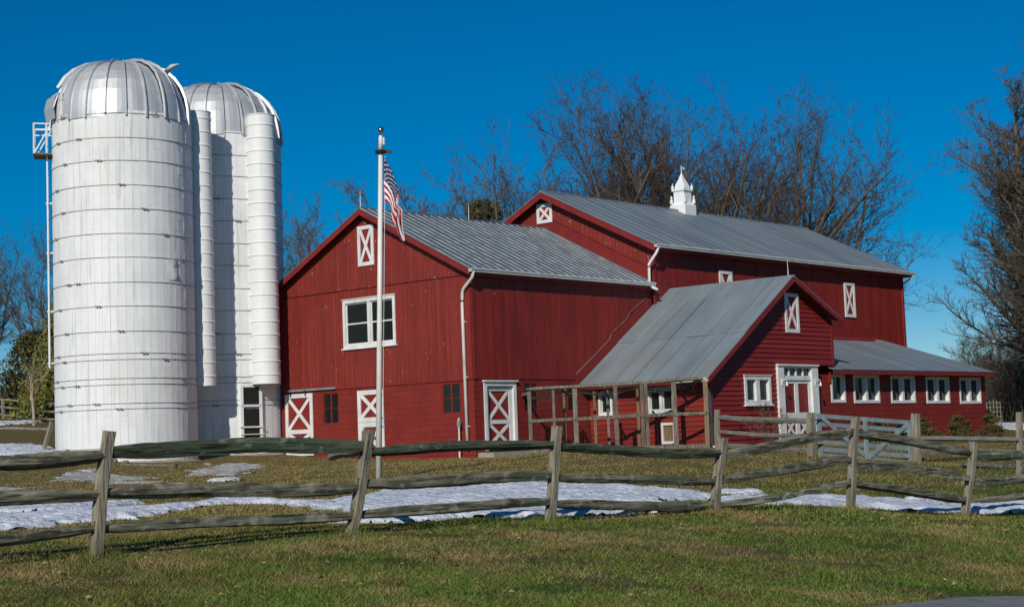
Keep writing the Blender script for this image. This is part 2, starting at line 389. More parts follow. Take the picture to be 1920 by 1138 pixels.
def roof_panel_row(parent, m, A, B, C_, D_, n, ribs, rib_h=.022, th=.03, name='roof_panel', rm=None, jit=.004, tiers=(0, 1), rib_w=.028, gap=.0035):
    """quad A-B (ridge) C-D (eave); n sheets along the ridge, each with its ribs"""
    A, B, C_, D_ = map(Vector, (A, B, C_, D_)); nrm = (B - A).cross(D_ - A).normalized()
    if nrm.z < 0: nrm = -nrm
    for t in range(len(tiers) - 1):
        for i in range(n):
            s0, s1 = i / n, (i + 1) / n; t0, t1 = tiers[t], tiers[t + 1]
            P = lambda s_, q: (A.lerp(B, s_)).lerp(D_.lerp(C_, s_), q)
            lift = nrm * (RNG.uniform(0, jit) + .012 * (len(tiers) - 2 - t) * 0 + (.022 if t < len(tiers) - 2 else 0))
            mb = MB(); e = gap / max((B - A).length, .1)
            poly = [P(s0 + e, t0), P(s1 - e, t0), P(s1 - e, t1 + (.004 if t < len(tiers) - 2 else 0)), P(s0 + e, t1 + (.004 if t < len(tiers) - 2 else 0))]
            mb.prism([p - nrm * th + lift for p in poly], nrm * th)
            mb.cur = 1
            for k in range(ribs):
                q = s0 + (k + .06) / ribs * (s1 - s0); wv = (B - A).normalized()
                a, c = P(q, t0 + .002) + lift, P(q, t1 - .002) + lift
                mb.loft([[x - wv * rib_w, x - wv * rib_w * .4 + nrm * rib_h, x + wv * rib_w * .4 + nrm * rib_h, x + wv * rib_w] for x in (a, c)])
            mb.build(name, [m, rm or m], parent)

# ------------------------------------------------------------------ terrain
CTL = np.array([(21.59, -32.1, -.56), (21.96, -29.11, -.53), (22.38, -26.06, -.49), (22.74, -23.07, -.55), (23.12, -20.06, -.60), (23.46, -17.08, -.73), (23.83, -14.09, -1.02), (24.3, -11, -1.12), (24.8, -7.5, -1.15),
    (27.98, -29.65, -.74), (24.2, -31.3, -.72), (29.42, -24.63, -1.13), (26.5, -23, -.84), (28.5, -18, -1.14), (25.5, -34.5, -.78), (24, -42, -.85), (29.3, -36, -1.0),
    (35.7, -38.3, -1.2), (33, -30, -1.19), (36, -20, -1.22), (31.5, -38, -1.16), (40, -10, -1.3), (34, -5, -1.3), (31, -50, -1.15), (32.2, -24, -1.19), (33, -14, -1.24),
    (10.25, -14.1, -.24), (13.32, -1.36, -.20), (14.28, 2.44, -.52), (8.34, 1.58, .0), (15.04, 7.53, -.53), (20.2, -3.95, -.80), (18, -9, -.65), (18, -18, -.47), (16, -24, -.42),
    (0.2, 0, -.04), (-4.3, -.2, .02), (-7.8, -.2, .16), (.3, 5, .02), (5.2, 5.9, .03), (5.6, 12, .06), (5.3, 18, .0), (5.3, 26.8, -.04), (9, 14, -.2), (9, 24, -.2), (16, 20, -.4), (30, 20, -1.1),
    (-8.71, -7.52, .24), (-9.7, -2.4, .30), (-10.47, -9.75, .58), (-14.7, -8.2, .70), (-13, -12, .62), (-3, -10, -.05), (-2, -20, -.15), (3, -30, -.3), (-12, -25, .3),
    (-35.3, 5.6, 2.31), (-50, 12.6, 3.9), (-30, 2.2, 1.95), (-22, -3, 1.25), (-28, -8, 1.5), (.9, 37.7, .36), (20, 60, .4), (-25, 35, 1.4), (-15, 20, 1.0), (-40, 40, 2.6), (-5, 60, 1.2), (50, 40, -1.0), (50, -40, -1.4), (20, -70, -1.0), (-40, -40, .8)])
def _phi(d2): return np.where(d2 > 1e-9, .5 * d2 * np.log(np.maximum(d2, 1e-9)), 0)
_n = len(CTL); _d2 = ((CTL[:, None, :2] - CTL[None, :, :2]) ** 2).sum(-1)
_A = np.zeros((_n + 3, _n + 3)); _A[:_n, :_n] = _phi(_d2) + np.eye(_n) * .6; _A[:_n, _n] = 1; _A[:_n, _n + 1:] = CTL[:, :2]; _A[_n, :_n] = 1; _A[_n + 1:, :_n] = CTL[:, :2].T
_W = np.linalg.solve(_A, np.concatenate([CTL[:, 2], [0, 0, 0]]))
def gz(x, y):
    x, y = np.asarray(x, float), np.asarray(y, float); sh = x.shape; X_, Y_ = x.ravel(), y.ravel(); z = np.empty(len(X_))
    for k in range(0, len(X_), 20000):
        a, c = X_[k:k + 20000], Y_[k:k + 20000]
        d2 = (a[:, None] - CTL[None, :, 0]) ** 2 + (c[:, None] - CTL[None, :, 1]) ** 2
        z[k:k + 20000] = _phi(d2) @ _W[:_n] + _W[_n] + _W[_n + 1] * a + _W[_n + 2] * c
    rr = np.hypot(X_, Y_); t = np.clip((rr - 45) / 45, 0, 1); t = t * t * (3 - 2 * t)
    far = np.where(Y_ - X_ > 0, np.where(X_ < -15, 3.2, 1.0), -1.2)
    z = z * (1 - t) + far * t
    z += .025 * np.sin(X_ * 1.7 + Y_ * .6) * np.sin(Y_ * 1.3 - X_ * .4) * np.clip((28.5 - X_) / 3, 0, 1)
    return z.reshape(sh)
def g1(x, y): return float(gz(np.array([x]), np.array([y]))[0])

#GROUNDEND
def build_ground():
    def axis(lo, hi, step, far):
        a = list(np.arange(lo, hi, step)); s = step
        while a[-1] < far: s *= 1.25; a.append(a[-1] + s)
        s = step
        while a[0] > -far: s *= 1.25; a.insert(0, a[0] - s)
        return np.array(a)
    X_, Y_ = axis(-42, 44, .55, 900), axis(-52, 45, .55, 900)
    gx, gy = np.meshgrid(X_, Y_, indexing='ij'); z = gz(gx, gy)
    nx, ny = len(X_), len(Y_)
    me = bpy.data.meshes.new('ground'); me.vertices.add(nx * ny); me.vertices.foreach_set('co', np.stack([gx, gy, z], -1).ravel())
    i, j = np.meshgrid(np.arange(nx - 1), np.arange(ny - 1), indexing='ij'); q = np.stack([i * ny + j, (i + 1) * ny + j, (i + 1) * ny + j + 1, i * ny + j + 1], -1).reshape(-1)
    nf = len(q) // 4; me.loops.add(len(q)); me.loops.foreach_set('vertex_index', q); me.polygons.add(nf); me.polygons.foreach_set('loop_start', np.arange(nf) * 4)
    me.update(); me.validate(); me.polygons.foreach_set('use_smooth', [True] * nf); me.materials.append(m_ground)
    o = bpy.data.objects.new('ground', me); COL.objects.link(o); kind(o, 'structure')
build_ground()
def road_edge(y):
    y = np.asarray(y, float)
    return 29.02 + .55 * np.clip(y + 24.75, 0, 9) + .16 * np.clip(y + 15.75, 0, 200) + .04 * np.sin(y * .9) + .03 * np.sin(y * 2.3)
mb = MB(); ys = np.arange(-120, 90, .8); rows_ = []
for y in ys:
    e = float(road_edge(y)); rows_.append([(x, y, g1(x, y) + .02) for x in (e, e + .5, e + 1.5, e + 3, e + 5, e + 7, e + 9.5)])
mb.loft(rows_, cap=False, closed=False); kind(mb.build('road', m_asph), 'structure')

SNOW = __import__('json').loads('''{"S1":[[[16.89,-21.42],[16.09,-20.23],[15.52,-19.36],[15.2,-18.8],[14.67,-18.0],[13.95,-16.95],[13.75,-16.11],[14.08,-15.49],[14.61,-14.8],[15.33,-14.05],[16.17,-13.7],[17.11,-13.75],[17.75,-13.67],[18.08,-13.46],[18.63,-13.86],[19.4,-14.87],[20.19,-16.28],[21.02,-18.09],[21.38,-19.18],[21.27,-19.55],[21.23,-19.85],[21.26,-20.07],[20.85,-20.07],[20.02,-19.86],[19.7,-20.36],[19.92,-21.56],[19.92,-22.4],[19.71,-22.86],[19.28,-22.95],[18.65,-22.66],[18.07,-22.4],[17.56,-22.14]],false],"S2":[[[12.93,-25.78],[13.51,-25.45],[13.87,-25.13],[14.02,-24.81],[14.03,-24.38],[13.91,-23.82],[13.89,-23.37],[13.95,-23.01],[14.02,-22.7],[14.1,-22.45],[14.16,-22.18],[14.2,-21.89],[14.09,-21.5],[13.82,-21.01],[13.85,-20.72],[14.18,-20.64],[14.56,-20.61],[15.0,-20.64],[15.65,-20.85],[16.5,-21.27],[17.16,-21.49],[17.61,-21.52],[18.12,-21.8],[18.67,-22.32],[18.61,-22.45],[17.94,-22.2],[17.38,-22.04],[16.94,-21.97],[16.23,-21.78],[15.27,-21.46],[14.72,-21.45],[14.59,-21.73],[14.63,-22.13],[14.83,-22.65],[15.25,-23.29],[15.88,-24.04],[16.29,-24.64],[16.48,-25.11],[16.9,-25.78],[17.56,-26.68],[17.83,-27.24],[17.73,-27.47],[17.68,-27.85],[17.69,-28.38],[16.43,-27.97],[13.9,-26.62]],false],"S3":[[[20.55,-25.19],[20.31,-24.53],[20.33,-23.98],[20.61,-23.54],[20.83,-23.01],[20.99,-22.41],[21.14,-21.78],[21.3,-21.12],[21.58,-20.67],[21.98,-20.42],[22.29,-20.41],[22.51,-20.62],[22.53,-21.0],[22.33,-21.56],[22.27,-22.09],[22.34,-22.6],[22.29,-22.93],[22.11,-23.09],[21.93,-23.43],[21.74,-23.95],[21.51,-24.42],[21.23,-24.83],[20.99,-25.15],[20.78,-25.39]],false],"S4":[[[20.35,-15.96],[19.95,-14.78],[19.73,-13.8],[19.68,-13.03],[19.79,-12.39],[20.06,-11.9],[20.48,-11.57],[21.04,-11.39],[21.57,-11.28],[22.08,-11.24],[22.6,-10.69],[23.14,-9.64],[23.57,-9.49],[23.89,-10.27],[23.84,-11.24],[23.42,-12.42],[23.12,-13.31],[22.96,-13.93],[22.65,-14.27],[22.21,-14.35],[22.05,-14.99],[22.2,-16.21],[22.21,-17.02],[22.09,-17.43],[21.9,-17.7],[21.62,-17.84],[21.25,-17.57],[20.78,-16.89]],false],"S5":[[[18.05,-12.16],[18.43,-11.82],[18.71,-11.99],[18.89,-12.68],[18.83,-13.05],[18.54,-13.09],[18.26,-12.92],[17.99,-12.53]],false],"S6":[[[21.25,-10.67],[21.5,-10.58],[21.67,-10.68],[21.75,-10.96],[21.69,-11.07],[21.47,-11.01],[21.31,-10.92],[21.18,-10.78]],false],"S7":[[[-4.48,-7.65],[-6.37,-5.84],[-7.14,-4.8],[-6.79,-4.52],[-5.9,-4.66],[-4.46,-5.23],[-3.26,-6.09],[-2.31,-7.24],[-0.76,-8.77],[1.38,-10.69],[2.39,-11.94],[2.28,-12.54],[0.78,-11.77],[-2.1,-9.63]],true],"S8":[[[-2.99,-13.39],[-4.48,-11.95],[-5.27,-11.06],[-5.34,-10.74],[-4.33,-11.16],[-2.26,-12.31],[-1.14,-12.81],[-0.98,-12.67],[0.97,-13.63],[4.7,-15.69],[6.5,-16.81],[6.38,-17.0],[4.63,-16.58],[1.25,-15.55],[-0.89,-14.8],[-1.79,-14.34]],true],"S9":[[[0.39,-18.18],[0.52,-17.69],[0.73,-17.4],[1.03,-17.29],[1.89,-17.71],[3.32,-18.64],[4.43,-19.44],[5.23,-20.11],[5.63,-20.69],[5.66,-21.18],[4.34,-20.67],[1.67,-19.18]],true],"S10":[[[5.38,-14.7],[5.07,-14.3],[5.06,-14.14],[5.37,-14.22],[5.93,-14.61],[6.75,-15.3],[6.76,-15.46],[5.94,-15.09]],false],"S2b":[[[10.34,-24.35],[10.73,-23.84],[10.95,-23.45],[11.01,-23.18],[11.07,-22.93],[11.11,-22.7],[11.3,-22.5],[11.63,-22.35],[11.73,-22.09],[11.61,-21.73],[11.62,-21.44],[11.76,-21.21],[12.07,-21.43],[12.55,-22.09],[12.85,-22.61],[12.97,-23.0],[13.04,-23.4],[13.07,-23.81],[12.94,-24.14],[12.65,-24.4],[12.17,-24.68],[11.48,-24.99],[10.89,-25.01],[10.39,-24.74]],false],"S11":[[[-21.35,-6.48],[-19.85,-6.01],[-18.97,-5.31],[-18.73,-4.38],[-17.34,-4.71],[-14.81,-6.29],[-12.67,-7.81],[-10.94,-9.27],[-10.38,-10.1],[-11.0,-10.3],[-11.58,-10.8],[-12.13,-11.61],[-14.83,-10.69],[-19.68,-8.04]],false],"S12":[[[0.4,37.21],[-0.34,39.47],[-0.04,41.03],[1.3,41.89],[2.92,40.03],[4.82,35.46],[5.03,33.11],[3.56,32.98],[2.31,33.7],[1.28,35.29]],false],"S13":[[[-36.48,2.39],[-35.52,3.25],[-35.52,4.69],[-36.49,6.71],[-36.4,7.38],[-35.25,6.69],[-33.95,5.2],[-32.5,2.9],[-32.12,1.27],[-32.82,0.32],[-34.12,0.38],[-36.02,1.43]],false]}''')
def in_poly(P, x, y):
    c = np.zeros(len(x), bool); n = len(P)
    for i in range(n):
        (x1, y1), (x2, y2) = P[i], P[(i + 1) % n]
        m_ = ((y1 > y) != (y2 > y)) & (x < (x2 - x1) * (y - y1) / (y2 - y1 + 1e-12) + x1); c ^= m_
    return c
def edge_dist(P, x, y):
    d = np.full(len(x), 1e9); n = len(P)
    for i in range(n):
        a, c = np.array(P[i]), np.array(P[(i + 1) % n]); ab = c - a; L2 = (ab ** 2).sum() + 1e-9
        t = np.clip(((x - a[0]) * ab[0] + (y - a[1]) * ab[1]) / L2, 0, 1)
        d = np.minimum(d, np.hypot(x - a[0] - t * ab[0], y - a[1] - t * ab[1]))
    return d
def vnoise(x, y, s, seed):
    r_ = np.random.default_rng(seed); G = r_.random((64, 64)); X_, Y_ = x * s, y * s
    i, j = np.floor(X_).astype(int), np.floor(Y_).astype(int); f, g = X_ - i, Y_ - j; f = f * f * (3 - 2 * f); g = g * g * (3 - 2 * g)
    q = lambda a, c: G[a % 64, c % 64]
    return (q(i, j) * (1 - f) + q(i + 1, j) * f) * (1 - g) + (q(i, j + 1) * (1 - f) + q(i + 1, j + 1) * f) * g
def snow_mask(x, y):
    m_ = np.zeros(len(x), bool)
    for k, (P, thin) in SNOW.items():
        if not thin: m_ |= in_poly(P, x, y)
    return m_
def build_snow(k, P, thin):
    P_ = np.array(P); lo, hi = P_.min(0) - .3, P_.max(0) + .3; area = (hi - lo).prod(); st = max(.09, math.sqrt(area / 26000))
    X_, Y_ = np.arange(lo[0], hi[0], st), np.arange(lo[1], hi[1], st); gx, gy = np.meshgrid(X_, Y_, indexing='ij'); x, y = gx.ravel(), gy.ravel()
    d = edge_dist(P, x, y); d = np.where(in_poly(P, x, y), d, -d)
    d = d + (vnoise(x, y, 1.1, 1) - .38) * .55 + (vnoise(x, y, 3.7, 2) - .5) * .36 + (vnoise(x, y, 9, 6) - .5) * .18
    if thin: d = d + (vnoise(x, y, 2.2, 5) - .62) * .9
    H = .03 if thin else .075
    h = H * np.clip(d / (.15 if thin else .22), 0, 1) ** .6 + (vnoise(x, y, 2.5, 3) - .5) * (.015 if thin else .06) * np.clip(d * 2, 0, 1) + (vnoise(x, y, 7, 4) - .5) * .045 * np.clip(d * 3, 0, 1)
    z = gz(x, y) + np.where(d > 0, h, -.06)
    keep = d > -st * 1.5; nx, ny = len(X_), len(Y_); id_ = np.arange(nx * ny).reshape(nx, ny); kp = keep.reshape(nx, ny)
    fm = kp[:-1, :-1] & kp[1:, :-1] & kp[1:, 1:] & kp[:-1, 1:]
    q = np.stack([id_[:-1, :-1], id_[1:, :-1], id_[1:, 1:], id_[:-1, 1:]], -1)[fm]
    used = np.unique(q); mp = np.zeros(nx * ny, int); mp[used] = np.arange(len(used))
    me = bpy.data.meshes.new('snow_patch'); me.from_pydata(np.stack([x, y, z], -1)[used].tolist(), [], mp[q].tolist())
    me.polygons.foreach_set('use_smooth', [True] * len(me.polygons)); me.materials.append(m_slush if thin else m_snow)
    o = bpy.data.objects.new('snow_patch', me); COL.objects.link(o); kind(o, 'structure')
for k, (P, thin) in SNOW.items(): build_snow(k, P, thin)

# ------------------------------------------------------------------ front barn (A)
AL, AW, ARX, ARZ = 9.8, -9.60, -4.86, 8.60          # length, left wall x, ridge x, wall apex
SLOPE = .505
A = thing('front_barn', 'lower red barn beside the silos with ribbed metal roof and wide white gable window', 'barn', (-4.8, 0, 0))
WF = Wall((0, 0, 0), (1, 0, 0), (0, -1, 0)); WS = Wall((0, 0, 0), (0, 1, 0), (1, 0, 0))
rl = [(SLOPE, 1, ARZ + SLOPE * ARX), (-SLOPE, 1, ARZ - SLOPE * ARX)]
winA = (-6.15, -3.52, 3.90, 5.60); wl = (-7.37, -6.53, 1.28, 2.42); wr = (-1.46, -.60, 1.42, 2.46)
dL = (-9.35, -7.86, .22, 2.44); dM = (-5.50, -4.21, .15, 2.40)
core(WF, AW, -.04, -.4, 9, [winA, wl, wr], rl, A, m_dark)
cladding(WF, 'board', m_red, A, strips(AW, -.13, .2, 2.52, 5.93), [winA], rl, 0, .024, .0042, jit=.004)
cladding(WF, 'board', m_red, A, strips(AW, 0, .2, 5.95, 9), [], rl, .012, .026, .0042, jit=.004)
cladding(WF, 'masonry_block', m_redblock, A, courses(AW, 0, -.4, 2.5, .405, .203), [wl, wr], [], -.03, .03, .0028, jit=.0025, limit=230)
mb = MB(); mb.box((-.065, -.019, 4.22), (.13, .038, 3.4)); mb.box((.020, .068, 4.22), (.04, .13, 3.4)); mb.build('corner_board', m_redtrim, A)
for a in (-1,):   # drip board over the masonry
    mb = MB(); mb.box(((AW - .14) / 2, -.017, 2.512), (-AW - .14, .034, .02)); mb.build('drip_board', m_redtrim, A)
window(WF, A, *winA, fw=.12, cols=2, rows=2, mull=.14, bar=.05, deep=.06, proud=.05, label='wide white double window in the gable')
for q in (wl, wr): window(WF, A, q[0], q[1], q[2], q[3], fw=.04, cols=2, rows=2, mull=.02, bar=.022, sw=.02, deep=.07, proud=-.01, m=m_redtrim, sill=False, cap=False)
xpanel(WF, A, -5.26, -4.46, 6.72, 8.12, .13, name='vent', d=.042)
o = xpanel(WF, A, *dL, .15, splits=(.22 + .86,), name='barn_door', d=.03); o['label'] = 'white crossed sliding door beside the silo'
mb = MB(); mb.box((-7.9, -.075, 2.56), (2.6, .05, .07)); tr = mb.build('door_track', m_gate, A)
for x in (-9.0, -8.2): MB().box((x, -.09, 2.46), (.05, .02, .22)).build('hanger', m_iron, o)
o = xpanel(WF, A, dM[0], dM[1], 1.30, dM[3], .16, name='barn_door', d=.03)
for z in (2.22, 1.42): MB().box((dM[1] - .12, -.075, z), (.22, .012, .05)).build('hinge', m_iron, o)
o = xpanel(WF, A, dM[0], dM[1], dM[2], 1.29, .16, name='barn_door', d=.03)
for z in (1.12, .36): MB().box((dM[1] - .12, -.075, z), (.22, .012, .05)).build('hinge', m_iron, o)
# side wall
dS = (.46, 2.05, .18, 2.44); s1 = (2.46, 3.24, 1.40, 2.44); s2 = (4.40, 5.16, 1.40, 2.44)
core(WS, .04, AL, -.4, 6.0, [s1, s2, (dS[0] + .12, dS[1] - .12, dS[2], dS[3] - .12)], [], A, m_dark)
cladding(WS, 'board', m_redside, A, strips(.135, AL, .2, 2.52, 6.12), [], [], 0, .024, .003, jit=.004)
cladding(WS, 'masonry_block', m_redblock, A, courses(0, AL, -.4, 2.5, .405, .203), [s1, s2, (dS[0] + .12, dS[1] - .12, -1, dS[3] - .12)], [], -.03, .03, .0045, jit=.0025, limit=70)
for q in (s1, s2): window(WS, A, *q, fw=.05, cols=2, rows=2, mull=.02, bar=.022, sw=.02, deep=.07, proud=-.01, m=m_redtrim, sill=False, cap=False)
mb = MB(); u0, u1, v0, v1 = dS
rect(mb, WS, u0, u1, v1 - .14, v1, -.1, .135); rect(mb, WS, u0, u0 + .14, v0, v1 - .14, -.1, .135); rect(mb, WS, u1 - .14, u1, v0, v1 - .14, -.1, .135); rect(mb, WS, u0 - .05, u1 + .05, v1, v1 + .05, -.02, .12)
mb.build('door_frame', m_white, A)
o = xpanel(WS, A, u0 + .16, u1 - .16, v0 + .03, v1 - .17, .13, splits=(1.12,), name='barn_door', d=-.09); o['label'] = 'white crossed door on the shaded side wall'
MB().box((.35, 1.3, .02), (.7, 2.4, .22)).build('door_step', m_block, A)
# other walls (closed shell)
WL = Wall((AW, 0, 0), (0, 1, 0), (-1, 0, 0)); core(WL, 0, AL, -.4, 6.1, [], [], A, m_redside, d=0)
# roof
e0, e1 = -.34, AL
rz = ARZ + .12; eR = (.28, rz - SLOPE * (.28 - ARX)); eL = (2 * ARX - .28, eR[1])
roof_panel_row(A, m_roofA, (ARX, e0, rz), (ARX, e1, rz), (eR[0], e1, eR[1]), (eR[0], e0, eR[1]), 13, 2, .03, rm=m_ribsunlit, rib_w=.021, jit=.006)
roof_panel_row(A, m_roofA, (ARX, e0, rz), (ARX, e1, rz), (eL[0], e1, eL[1]), (eL[0], e0, eL[1]), 6, 2, .03, rm=m_ribsunlit)
MB().tube([(ARX, e0, rz + .0), (ARX, e1, rz + .0)], .05, 8).build('ridge_cap', m_roofA, A)
def rake(parent, y, th, a, b_, wd, m, name='fascia_board', dz=-.04, ax='y', ext=None):
    """board hanging under a sloping roof edge, lying in the plane y=const or x=const"""
    a, b_ = Vector(a), Vector(b_); off = Vector((0, 0, dz)); dn = Vector((0, 0, -wd))
    n = Vector((0, th, 0)) if ax == 'y' else Vector((th, 0, 0))
    MB().prism([a + off, b_ + off, b_ + off + dn, a + off + dn], n).build(name, m, parent)
for ex in (eR, eL):
    rake(A, e0, .03, (ARX, e0 + .004, rz), (ex[0], e0 + .004, ex[1]), .2, m_redtrim)
    a = Vector((ARX, 0, rz - .04)); c = Vector((ex[0], 0, ex[1] - .04))
    MB().prism([a + Vector((0, e0 + .04, 0)), c + Vector((0, e0 + .04, 0)), c + Vector((0, 0, 0)), a], Vector((0, 0, -.03))).build('soffit', m_redtrim, A)
MB().box((.24, AL / 2 + e0 / 2, eR[1] - .14), (.03, AL - e0 - .05, .16)).build('fascia_board', m_redtrim, A)
MB().box((.12, AL / 2, eR[1] - .235), (.24, AL - .01, .02)).build('soffit', m_redtrim, A)
gutter(A, (.35, e0 - .02, eR[1] - .01), (.35, e1 - .15, eR[1] - .01))
pipe(A, [(.35, -.22, eR[1] - .1), (.30, -.2, eR[1] - .3), (-.26, -.10, 5.45), (-.30, -.10, 5.1), (-.27, -.10, .25)], .055)
for z in (4.4, 2.6, 1.0): MB().box((-.28, -.06, z), (.15, .10, .03)).build('downspout_strap', m_gut, A)
for y in (-.25, 5.25): MB().tube([(ARX, y, rz), (ARX, y, rz + .62)], [.018, .006], 6).build('lightning_rod', m_gut, A)

# ------------------------------------------------------------------ upper barn (B)
BX, BLX, BY0, BY1, BRX, BRZ = .15, -9.98, 9.83, 29.1, -4.92, 10.08; BS = .487
B = thing('main_barn', 'large taller red barn at the back with long grey roof and white cupola', 'barn', (-4.9, 19.4, 0))
WB = Wall((0, BY0, 0), (1, 0, 0), (0, -1, 0)); WBS = Wall((BX, BY0, 0), (0, 1, 0), (1, 0, 0)); LBW = BY1 - BY0
rlB = [(BS, 1, BRZ + BS * BRX), (-BS, 1, BRZ - BS * BRX)]
above = [(-SLOPE, -1, -(rz + .36) - SLOPE * ARX)]       # stays above the roof of the front barn
core(WB, BLX, BX - .1, -.5, 10.2, [], rlB, B, m_dark, d=-.05)
core(WBS, .05, LBW, -.5, 7.7, [], [], B, m_dark, d=-.03)
Wk = Wall((BX - .15, BY1, 0), (1, 0, 0), (0, 1, 0)); core(Wk, BLX, BX, -.5, 10.2, [], rlB, B, m_redside, d=0)
Wk = Wall((BLX, BY0, 0), (0, 1, 0), (-1, 0, 0)); core(Wk, 0, LBW, -.5, 7.7, [], [], B, m_redside, d=0)
cladding(WB, 'board', m_red, B, strips(BLX, ARX, .21, 5.6, 10.2), [], rlB + [(SLOPE, -1, -(rz - .1) + SLOPE * ARX)], -.048, .026, .008, jit=.004)
cladding(WB, 'board', m_red, B, strips(ARX, BX - .02, .21, 5.6, 10.2), [], rlB + [(-SLOPE, -1, -(rz + .42) - SLOPE * ARX)], -.048, .026, .008, jit=.004)
for sg in (1,):
    mb = MB(); q = clip([(ARX - 1.5, 5.6), (BX, 5.6), (BX, 9.4), (ARX - 1.5, 9.4)], [(SLOPE, 1, rz + .46 + SLOPE * ARX), (-SLOPE, -1, -(rz - .02) - SLOPE * ARX), (-SLOPE, 1, rz + .46 - SLOPE * ARX)])
    mb.prism([WB.p(u, v, -.045) for u, v in q], WB.N * .032); mb.build('flashing_board', m_redtrim, B)
    mb = MB(); a = Vector((ARX, 0)); mb.prism([WB.p(u, v, -.01) for u, v in ((ARX, rz + .46), (BX, rz + .46 - SLOPE * (BX - ARX)), (BX, rz + .52 - SLOPE * (BX - ARX)), (ARX, rz + .52))], WB.N * .03); mb.build('batten', m_redtrim, B)
cladding(WBS, 'board', m_redside, B, strips(.14, LBW - .14, .2, 2.0, 7.62), [], [], -.028, .026, .003, jit=.005)
mb = MB(); mb.box((BX + .02, BY0 + .06, 5.2), (.045, .13, 5.0)); mb.box((BX - .06, BY0 - .001, 6.6), (.12, .03, 2.0)); mb.build('corner_board', m_redtrim, B)
MB().box((BX + .02, BY1 - .06, 5.2), (.045, .14, 5.0)).build('corner_board', m_redtrim, B)
xpanel(WB, B, -5.42, -4.63, 8.99, 9.77, .13, name='vent', d=.0)
for u0, u1 in ((14.12, 15.02), (23.7, 24.6)): xpanel(WBS, B, u0 - BY0, u1 - BY0, 5.33, 6.85, .13, name='vent', d=.022)
br = BRZ + .13; bR = (.54, br - BS * (.54 - BRX)); bL = (2 * BRX - .54, bR[1]); f0, f1 = BY0 - .36, BY1 + .33
roof_panel_row(B, m_roofB, (BRX, f0, br), (BRX, f1, br), (bR[0], f1, bR[1]), (bR[0], f0, bR[1]), 28, 1, .014, rib_w=.02, jit=.008)
roof_panel_row(B, m_roofB, (BRX, f0, br), (BRX, f1, br), (bL[0], f1, bL[1]), (bL[0], f0, bL[1]), 10, 1, .014)
MB().tube([(BRX, f0, br), (BRX, f1, br)], .06, 8).build('ridge_cap', m_roofB, B)
for ex in (bR, bL):
    for y in (f0 + .004, f1 - .034): rake(B, y, .03, (BRX, y, br), (ex[0], y, ex[1]), .24, m_redtrim)
    a = Vector((BRX, 0, br - .045)); c = Vector((ex[0], 0, ex[1] - .045))
    MB().prism([a + Vector((0, f0 + .04, 0)), c + Vector((0, f0 + .04, 0)), c + Vector((0, BY0 - .02, 0)), a + Vector((0, BY0 - .02, 0))], Vector((0, 0, -.03))).build('soffit', m_redtrim, B)
MB().box((bR[0] - .05, (f0 + f1) / 2, bR[1] - .14), (.03, f1 - f0 - .1, .16)).build('fascia_board', m_redtrim, B)
MB().box((.35, (BY0 + BY1) / 2, bR[1] - .235), (.3, LBW, .02)).build('soffit', m_redtrim, B)
gutter(B, (bR[0] + .075, f0 - .02, bR[1] - .01), (bR[0] + .075, f1, bR[1] - .01))
gx_ = bR[0] + .07
pipe(B, [(gx_, f0 + .15, bR[1] - .1), (gx_ - .05, f0 + .12, bR[1] - .3), (BX + .07, f0 + .02, bR[1] - .75), (BX + .07, f0 + .02, bR[1] - 1.55), (BX + .45, f0 + .0, bR[1] - 1.72)], .055)
pipe(B, [(gx_, f1 - .15, bR[1] - .1), (gx_ - .05, f1 - .15, bR[1] - .25), (BX + .06, f1 - .35, bR[1] - .5)], .05)
# cupola on the ridge
cy = 19.1; cz = br - .30
cp = part('cupola', B); cp.location = (0, 0, 0)
def sq(h, z): return [(BRX + x * h, cy + y * h, z) for x, y in ((-1, -1), (1, -1), (1, 1), (-1, 1))]
m_cup = m_chute
MB().loft([sq(.41, cz), sq(.41, cz + 0.533), sq(.31, cz + 0.671)]).build('cupola_base', m_cup, cp)
MB().loft([sq(.275, cz + 0.662), sq(.275, cz + 1.161), sq(.335, cz + 1.187), sq(.335, cz + 1.256)]).build('cupola_tower', m_cup, cp)
for x, y in ((-1, -1), (1, -1), (1, 1), (-1, 1)):
    MB().lathe((BRX + x * .35, cy + y * .35, cz + 0.636), [(.07, 0), (.07, .16), (.03, .2), (.06, .27), (.005, .36)], 6).build('finial', m_cup, cp)
    MB().lathe((BRX + x * .30, cy + y * .30, cz + 1.256), [(.06, 0), (.06, .14), (.02, .2), (.005, .3)], 6).build('finial', m_cup, cp)
MB().loft([sq(.23, cz + 1.247), sq(.23, cz + 1.393), sq(.20, cz + 1.505), sq(.11, cz + 1.703), sq(.05, cz + 1.892), sq(.01, cz + 2.030)]).build('cupola_roof', m_cup, cp)
MB().tube([(BRX, cy, cz + 1.978), (BRX, cy, cz + 2.339)], [.02, .012], 6).build('spire', m_gut, cp)
mb = MB(); mb.prism([(BRX, cy + .02, cz + 2.202), (BRX, cy + .12, cz + 2.176), (BRX, cy + .24, cz + 2.193), (BRX, cy + .28, cz + 2.270), (BRX, cy + .18, cz + 2.253), (BRX, cy + .14, cz + 2.296), (BRX, cy + .02, cz + 2.253)], (.012, 0, 0)); mb.build('weathervane', m_gut, cp)

